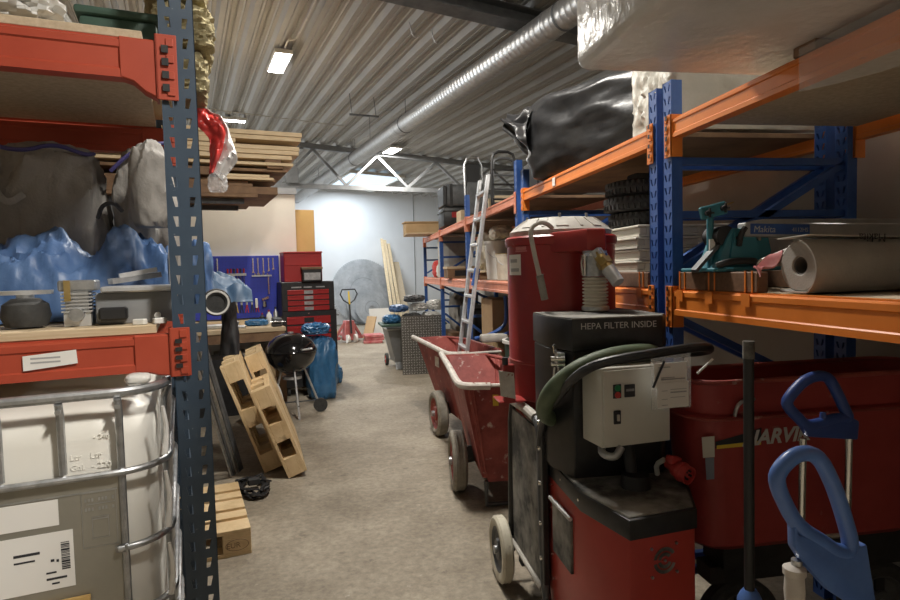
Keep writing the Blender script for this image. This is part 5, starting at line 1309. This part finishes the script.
# bracket with a worn white label left of the drum
br=MB().b(.62-MX,.67-MX,2.44-MY,2.47-MY,.94,1.10).b(.60-MX,.72-MX,2.44-MY,2.56-MY,.935,.945).bevel(.004,1).build('side_bracket',M['red'],t)
MB().prism([(.605-MX,.97),(.668-MX,.955),(.662-MX,1.065),(.598-MX,1.078)],2.432-MY,2.438-MY,'XZ').build('worn_label',M['wornwhite'],br)
MB().cyl(W(.63,2.45,1.10),W(.63,2.45,1.13),.013,n=12).build('stud',M['ink'],br)
# collector under the drum
MB().lathe([(.18,.16),(.19,.20),(.19,.76),(.165,.80)],(DC[0],DC[1],0),'Z',36).build('collector_bin',M['black'],t)
# side frame, side panel, wheels
for (xs,nm) in ((.718,'l'),(1.100,'r')):
    MB().tube([W(xs,2.66,.895),W(xs,2.40,.905),W(xs,2.29,.895),W(xs,2.255,.84),W(xs,2.25,.30),W(xs,2.20,.16),W(xs,1.62,.055)],.018,10,smooth=1).build('side_frame',M['black'] if nm=='r' else M['steel'],t)
    MB().tube([W(xs,2.66,.895),W(xs,2.70,.80),W(xs,2.74,.155)],.016,10).build('rear_frame',M['black'],t)
    MB().tube([W(xs,2.74,.22),W(xs,2.26,.22)],.016,10).build('lower_frame',M['lidgrey'],t)
    MB().b(xs-.005-MX,xs+.005-MX,2.28-MY,2.68-MY,.24,.86).bevel(.002,1).build('side_panel',M['dusty'],t)
    pl=MB().b(xs-.012-MX,xs+.012-MX,2.205-MY,2.262-MY,.26,.98).bevel(.003,1).build('side_plate',M['black'],t)
    for z in (.36,.50,.66,.80,.90): MB().lathe([(0,-.009),(.009,-.006),(.011,0)],W(xs-.012,2.235,z),'X',12).build('bolt',M['chrome'],pl)
MB().tube([W(.716,2.66,.897),W(.716,2.42,.907),W(.716,2.31,.900)],.0195,10,smooth=1).build('frame_sleeve',M['lidgrey'],t)
wheel(t,W(.672,2.765,.155),.155,.058,'X','cream','steel',True,'wheel',3)
wheel(t,W(1.185,2.765,.155),.155,.058,'X','cream','steel',True,'wheel',3)
MB().cyl(W(.672,2.765,.155),W(1.19,2.765,.155),.013).bar(W(.72,2.60,.17),W(1.10,2.60,.17),.05,.03).bar(W(.72,2.30,.12),W(1.10,2.30,.12),.05,.04).build('axle',M['steel'],t)
MB().tube([W(.76,1.70,.10),W(.76,1.70,.012),W(1.05,1.74,.012),W(1.05,1.74,.10)],.012,8).build('front_foot',M['steel'],t)
# push handle
MB().tube([W(.712,2.25,.80),W(.706,2.19,.92),W(.702,1.95,1.085),W(.715,1.78,1.185),W(.80,1.735,1.215),W(.95,1.725,1.232),W(1.09,1.735,1.243),W(1.150,1.775,1.225),W(1.152,1.90,1.195),W(1.118,2.12,1.165)],.0155,10,smooth=2).build('push_handle',M['black'],t)
# green hose lying over the filter box
MB().tube([W(.75,2.15,.93),W(.70,2.11,.95),W(.665,2.06,.99),W(.668,1.99,1.07),W(.715,1.93,1.14),W(.80,1.915,1.185),W(.92,1.92,1.205),W(1.04,1.94,1.20),W(1.06,2.02,1.165)],.030,14,smooth=2).build('green_hose',M['hosegreen'],t)
# control box
cb=MB().b(0,.258,0,.13,0,.262).bevel(.005,2); 
m4=Matrix.Translation(W(.797,1.845,.903)) @ Matrix.Rotation(R(7),4,'Z')
cb.move(m4); cbo=cb.build('control_box',M['boxgrey'],t)
def cpart(mb,name,m): return mb.move(m4).build(name,M[m],cbo)
cpart(MB().b(.004,.254,-.010,-.001,.004,.258).bevel(.003,2),'door','boxgrey')
cpart(MB().b(-.004,.262,-.004,.135,.258,.266).bevel(.002,1),'rain_lid','boxgrey')
sw=cpart(MB().b(.036,.066,-.014,-.010,.165,.212).bevel(.008,2),'start_stop_switch','ink')
cpart(MB().cyl((.051,-.018,.20),(.051,-.012,.20),.0105,n=16),'green_button','btn_g'); cpart(MB().cyl((.051,-.018,.177),(.051,-.012,.177),.0105,n=16),'red_button','plug')
cpart(MB().b(.078,.118,-.015,-.010,.166,.208).bevel(.002,1),'hour_meter','ink'); cpart(MB().b(.083,.113,-.0158,-.0148,.186,.194),'meter_window','grey')
cpart(MB().b(.036,.063,-.016,-.010,.080,.125).bevel(.009,2),'rotary_switch','ink'); cpart(MB().bar((.0495,-.020,.092),(.0495,-.020,.113),.008,.006),'switch_lever','lidgrey')
# documents in a clear pouch
m5=Matrix.Translation(W(.953,1.808,1.030)) @ Matrix.Rotation(R(4),4,'Z') @ Matrix.Diagonal((1.08,1,1.1,1))
dc=MB().b(0,.135,-.002,.002,0,.172).bevel(.0008,1).move(m5).build('document_pouch',M['film'],t)
MB().b(.008,.118,-.005,-.002,.068,.138).move(m5).build('folded_paper',M['paper'],dc)
MB().b(.016,.122,-.008,-.005,.004,.080).move(m5).build('folded_paper',M['paper'],dc)
mb=MB()
for (x0,x1,z,h) in ((.02,.06,.125,.002),(.03,.11,.088,.003),(.03,.075,.094,.0015),(.03,.05,.055,.0015),(.06,.115,.058,.0015),(.06,.115,.048,.004),(.03,.05,.030,.0015),(.06,.11,.034,.0015),(.03,.05,.012,.002)): mb.b(x0,x1,-.0088,-.0080 if z<.081 else -.005,z,z+h)
mb.move(m5).build('print',M['inkgrey'],dc)
MB().cyl(W(1.105,1.79,1.145),W(1.16,1.79,1.19),.004,n=8).build('cable_tie',M['paper'],t)
MB().cyl(W(.955,1.80,1.105),W(.995,1.80,1.19),.004,n=8).build('cable_tie',M['ink'],t)
# bent pipe; black disc and stub stand in for the shadow below the box
MB().tube([W(.84,1.93,.905),W(.80,1.87,.880),W(.835,1.83,.872),W(.862,1.84,.905)],.013,10,smooth=2).build('bent_conduit',M['galv'],t)
MB().cyl(W(.925,1.87,.757),W(.925,1.87,.80),.050,.045,n=24).build('shadow_disc',M['blackp'],t)
MB().cyl(W(.925,1.90,.795),W(.925,1.93,.91),.02,n=20).build('shadow_stub',M['blackp'],t)
# red five-pin connector
pc=MB().lathe([(.0,-.075),(.014,-.07),(.018,-.045),(.026,-.035),(.030,-.01),(.034,-.01),(.034,.0),(.031,.003),(.031,.026),(.026,.026),(.026,.012),(0,.012)],(0,0,0),'Z',28)
ax=Vector((.22,-.62,-.12)).normalized(); q=Vector((0,0,1)).rotation_difference(ax)
m6=Matrix.Translation(W(1.085,1.845,.80)) @ q.to_matrix().to_4x4()
pc.move(m6); pl=pc.build('power_plug',M['plug'],t)
mb=MB()
for i in range(5): mb.cyl((.015*math.cos(2*PI*i/5),.015*math.sin(2*PI*i/5),.011),(.015*math.cos(2*PI*i/5),.015*math.sin(2*PI*i/5),.022),.004,n=8)
mb.move(m6).build('pins',M['ink'],pl)
MB().box(W(1.07,1.88,.833),(.05,.035,.03),(0,.3,.3)).bevel(.008,2).build('plug_flap',M['plug'],pl)
MB().tube([W(1.055,1.915,.825),W(1.04,1.945,.80),W(1.05,1.955,.76)],.009,8,smooth=1).build('cable',M['whiteplas'],pl)

# ------------------------------------------------------------------ tools at the right edge
def sack_truck(name,label,loop,nub,plate,tubes,m,y,dep,legm,taped=None):
    t=thing('hand_truck',label,'hand truck',(0,y,0),0,'hand trucks at the right edge')
    MB().tube([(x,0,z) for x,z in loop],dep,14,closed=True,smooth=2).build('grip_loop',M[m],t)
    MB().prism(plate,-dep*.8,dep*.8,'XZ').bevel(.006,2).build('grip_base',M[m],t)
    MB().tube([(nub[0],0,nub[1]-.03),(nub[0],0,nub[1])],[.012,.008],10).build('nub',M[m],t)
    for (x,z) in tubes: MB().cyl((x,0,z),(x,.02,.03),.010,n=12).build('tube',M[legm],t)
    xa,xb=tubes[0][0],tubes[-1][0]
    mb=MB()
    for z in (.2,.45,.7): mb.cyl((xa,.012,z),(xb,.012,z),.008,n=8)
    mb.build('cross_bar',M[legm],t)
    MB().b(xa-.03,xb+.03,-.14,.02,.0,.012).build('toe_plate',M['steel'],t)
    for s,x in ((-1,xa),(1,xb)): wheel(t,(x+s*.055,.075,.10),.10,.04,'X','rubber','steel')
    MB().cyl((xa-.05,.075,.10),(xb+.05,.075,.10),.008).build('axle',M['steel'],t)
    if taped: MB().lathe([(.014,0),(.017,.003),(.015,.05),(.018,.09),(.0165,.12),(.020,.123),(.020,.135),(.012,.14)],(taped[0],0,taped[1]),'Z',16).build('tape_wrap',M['wornwhite'],t)
    return t
sack_truck('hand_truck','nearest hand truck, with a scuffed light blue plastic grip loop at the bottom right corner',
  [(.752,1.100),(.762,1.125),(.795,1.150),(.838,1.146),(.868,1.095),(.893,1.03),(.915,.955),(.880,.955),(.845,.982),(.808,1.005),(.783,1.035)], (.833,.992),
  [(.783,1.035),(.793,1.00),(.85,.985),(.90,.962),(.935,.97),(.955,.86),(.94,.83),(.86,.885),(.805,.945),(.785,.975)], [(.797,.95),(.94,.87)],'bluehandle',.97,.0145,'galv',(.792,.80))
sack_truck('hand_truck','farther hand truck, with a dark blue plastic grip loop and chrome tubes',
  [(1.195,1.10),(1.212,1.128),(1.262,1.172),(1.325,1.178),(1.352,1.14),(1.385,1.075),(1.40,1.045),(1.36,1.052),(1.30,1.038),(1.26,1.035),(1.235,1.06)], (1.315,1.070),
  [(1.235,1.045),(1.262,1.045),(1.36,1.052),(1.395,1.055),(1.425,1.04),(1.42,.985),(1.26,1.005)], [(1.251,1.0),(1.40,.99)],'bluedark',1.50,.0155,'chrome')
t=thing('long_handled_tool','long black handled pole standing upright in front of the big red tub','pole',(1.047,1.45,0),0)
MB().tube([(0,0,.02),(-.002,0,1.255)],.0135,12).build('handle',M['blackp'],t)
MB().cyl((-.002,0,1.245),(-.002,0,1.292),.0150,n=14).build('grip_end',M['dusty'],t)
MB().b(-.045,.045,-.03,.03,.0,.05).bevel(.01,1).build('foot',M['steel'],t)
MB().lathe([(.019,.53),(.03,.54),(.033,.58),(.024,.60),(.017,.61)],(.0,0,0),'Z',14).build('blue_sleeve',M['bluehandle'],t)
# ------------------------------------------------------------------ lamps, camera
panel(1.21,7.6,.17,.68,'lit panel lamp under the roof near the middle of the hall',85)
panel(.85,10.7,.50,.10,'slim lit batten lamp above the lumber stack',45)
panel(3.98,11.55,.22,.50,'lit panel lamp beside the duct near the truss',110)
panel(1.35,3.3,.17,.68,'added unseen fill lamp over the aisle above the near racks',120)  # unseen lamp added to brighten the near racks and lumber
panel(1.35,-.8,.17,.68,'added unseen fill lamp behind the viewpoint over the aisle',200)  # fill lamp put in behind the camera to lift the foreground
panel(5.2,1.5,.17,.68,'added unseen fill lamp behind the nearest right bay, over the hall beyond',60)  # extra unseen lamp, added as fill for the right side
# area lamp added at the unseen door to brighten the back hall, and the roof light
li=bpy.data.lights.new('daylight','AREA'); li.shape='RECTANGLE'; li.size=2.8; li.size_y=2.8; li.energy=400; li.color=(.88,.94,1.)
lo=bpy.data.objects.new('daylight',li); COL.objects.link(lo); lo.location=L(-5.3,14.4,1.6); lo.rotation_euler=(0,R(-90),TH)
li=bpy.data.lights.new('roof_daylight','AREA'); li.shape='RECTANGLE'; li.size=1.3; li.size_y=2.5; li.energy=130; li.color=(.85,.93,1.)
lo=bpy.data.objects.new('roof_daylight',li); COL.objects.link(lo); lo.location=L(4.55,15.7,roofz(4.55)-.06); lo.rotation_euler=(0,0,TH)
w=bpy.data.worlds.new('world'); S.world=w; w.use_nodes=True
w.node_tree.nodes['Background'].inputs[0].default_value=(.6,.68,.75,1); w.node_tree.nodes['Background'].inputs[1].default_value=.15
cam=bpy.data.cameras.new('camera'); co=bpy.data.objects.new('camera',cam); COL.objects.link(co); S.camera=co
cam.sensor_width=36; cam.sensor_fit='HORIZONTAL'; cam.lens=24.0; cam.clip_start=.05; cam.clip_end=100
yaw,pitch,roll=R(9.3),R(2.75),R(1.5)
f=Vector((math.sin(yaw)*math.cos(pitch),math.cos(yaw)*math.cos(pitch),-math.sin(pitch)))
r_=f.cross(Vector((0,0,1))).normalized(); u_=r_.cross(f)
Rr=math.cos(roll)*r_-math.sin(roll)*u_; Uu=math.sin(roll)*r_+math.cos(roll)*u_
m=Matrix((Rr,Uu,-f)).transposed().to_4x4(); m.translation=(0,0,1.5); co.matrix_world=m
vs=S.view_settings; S.display_settings.display_device='sRGB'; vs.view_transform='Standard'; vs.look='None'; vs.exposure=0.0; vs.gamma=1; vs.use_curve_mapping=False
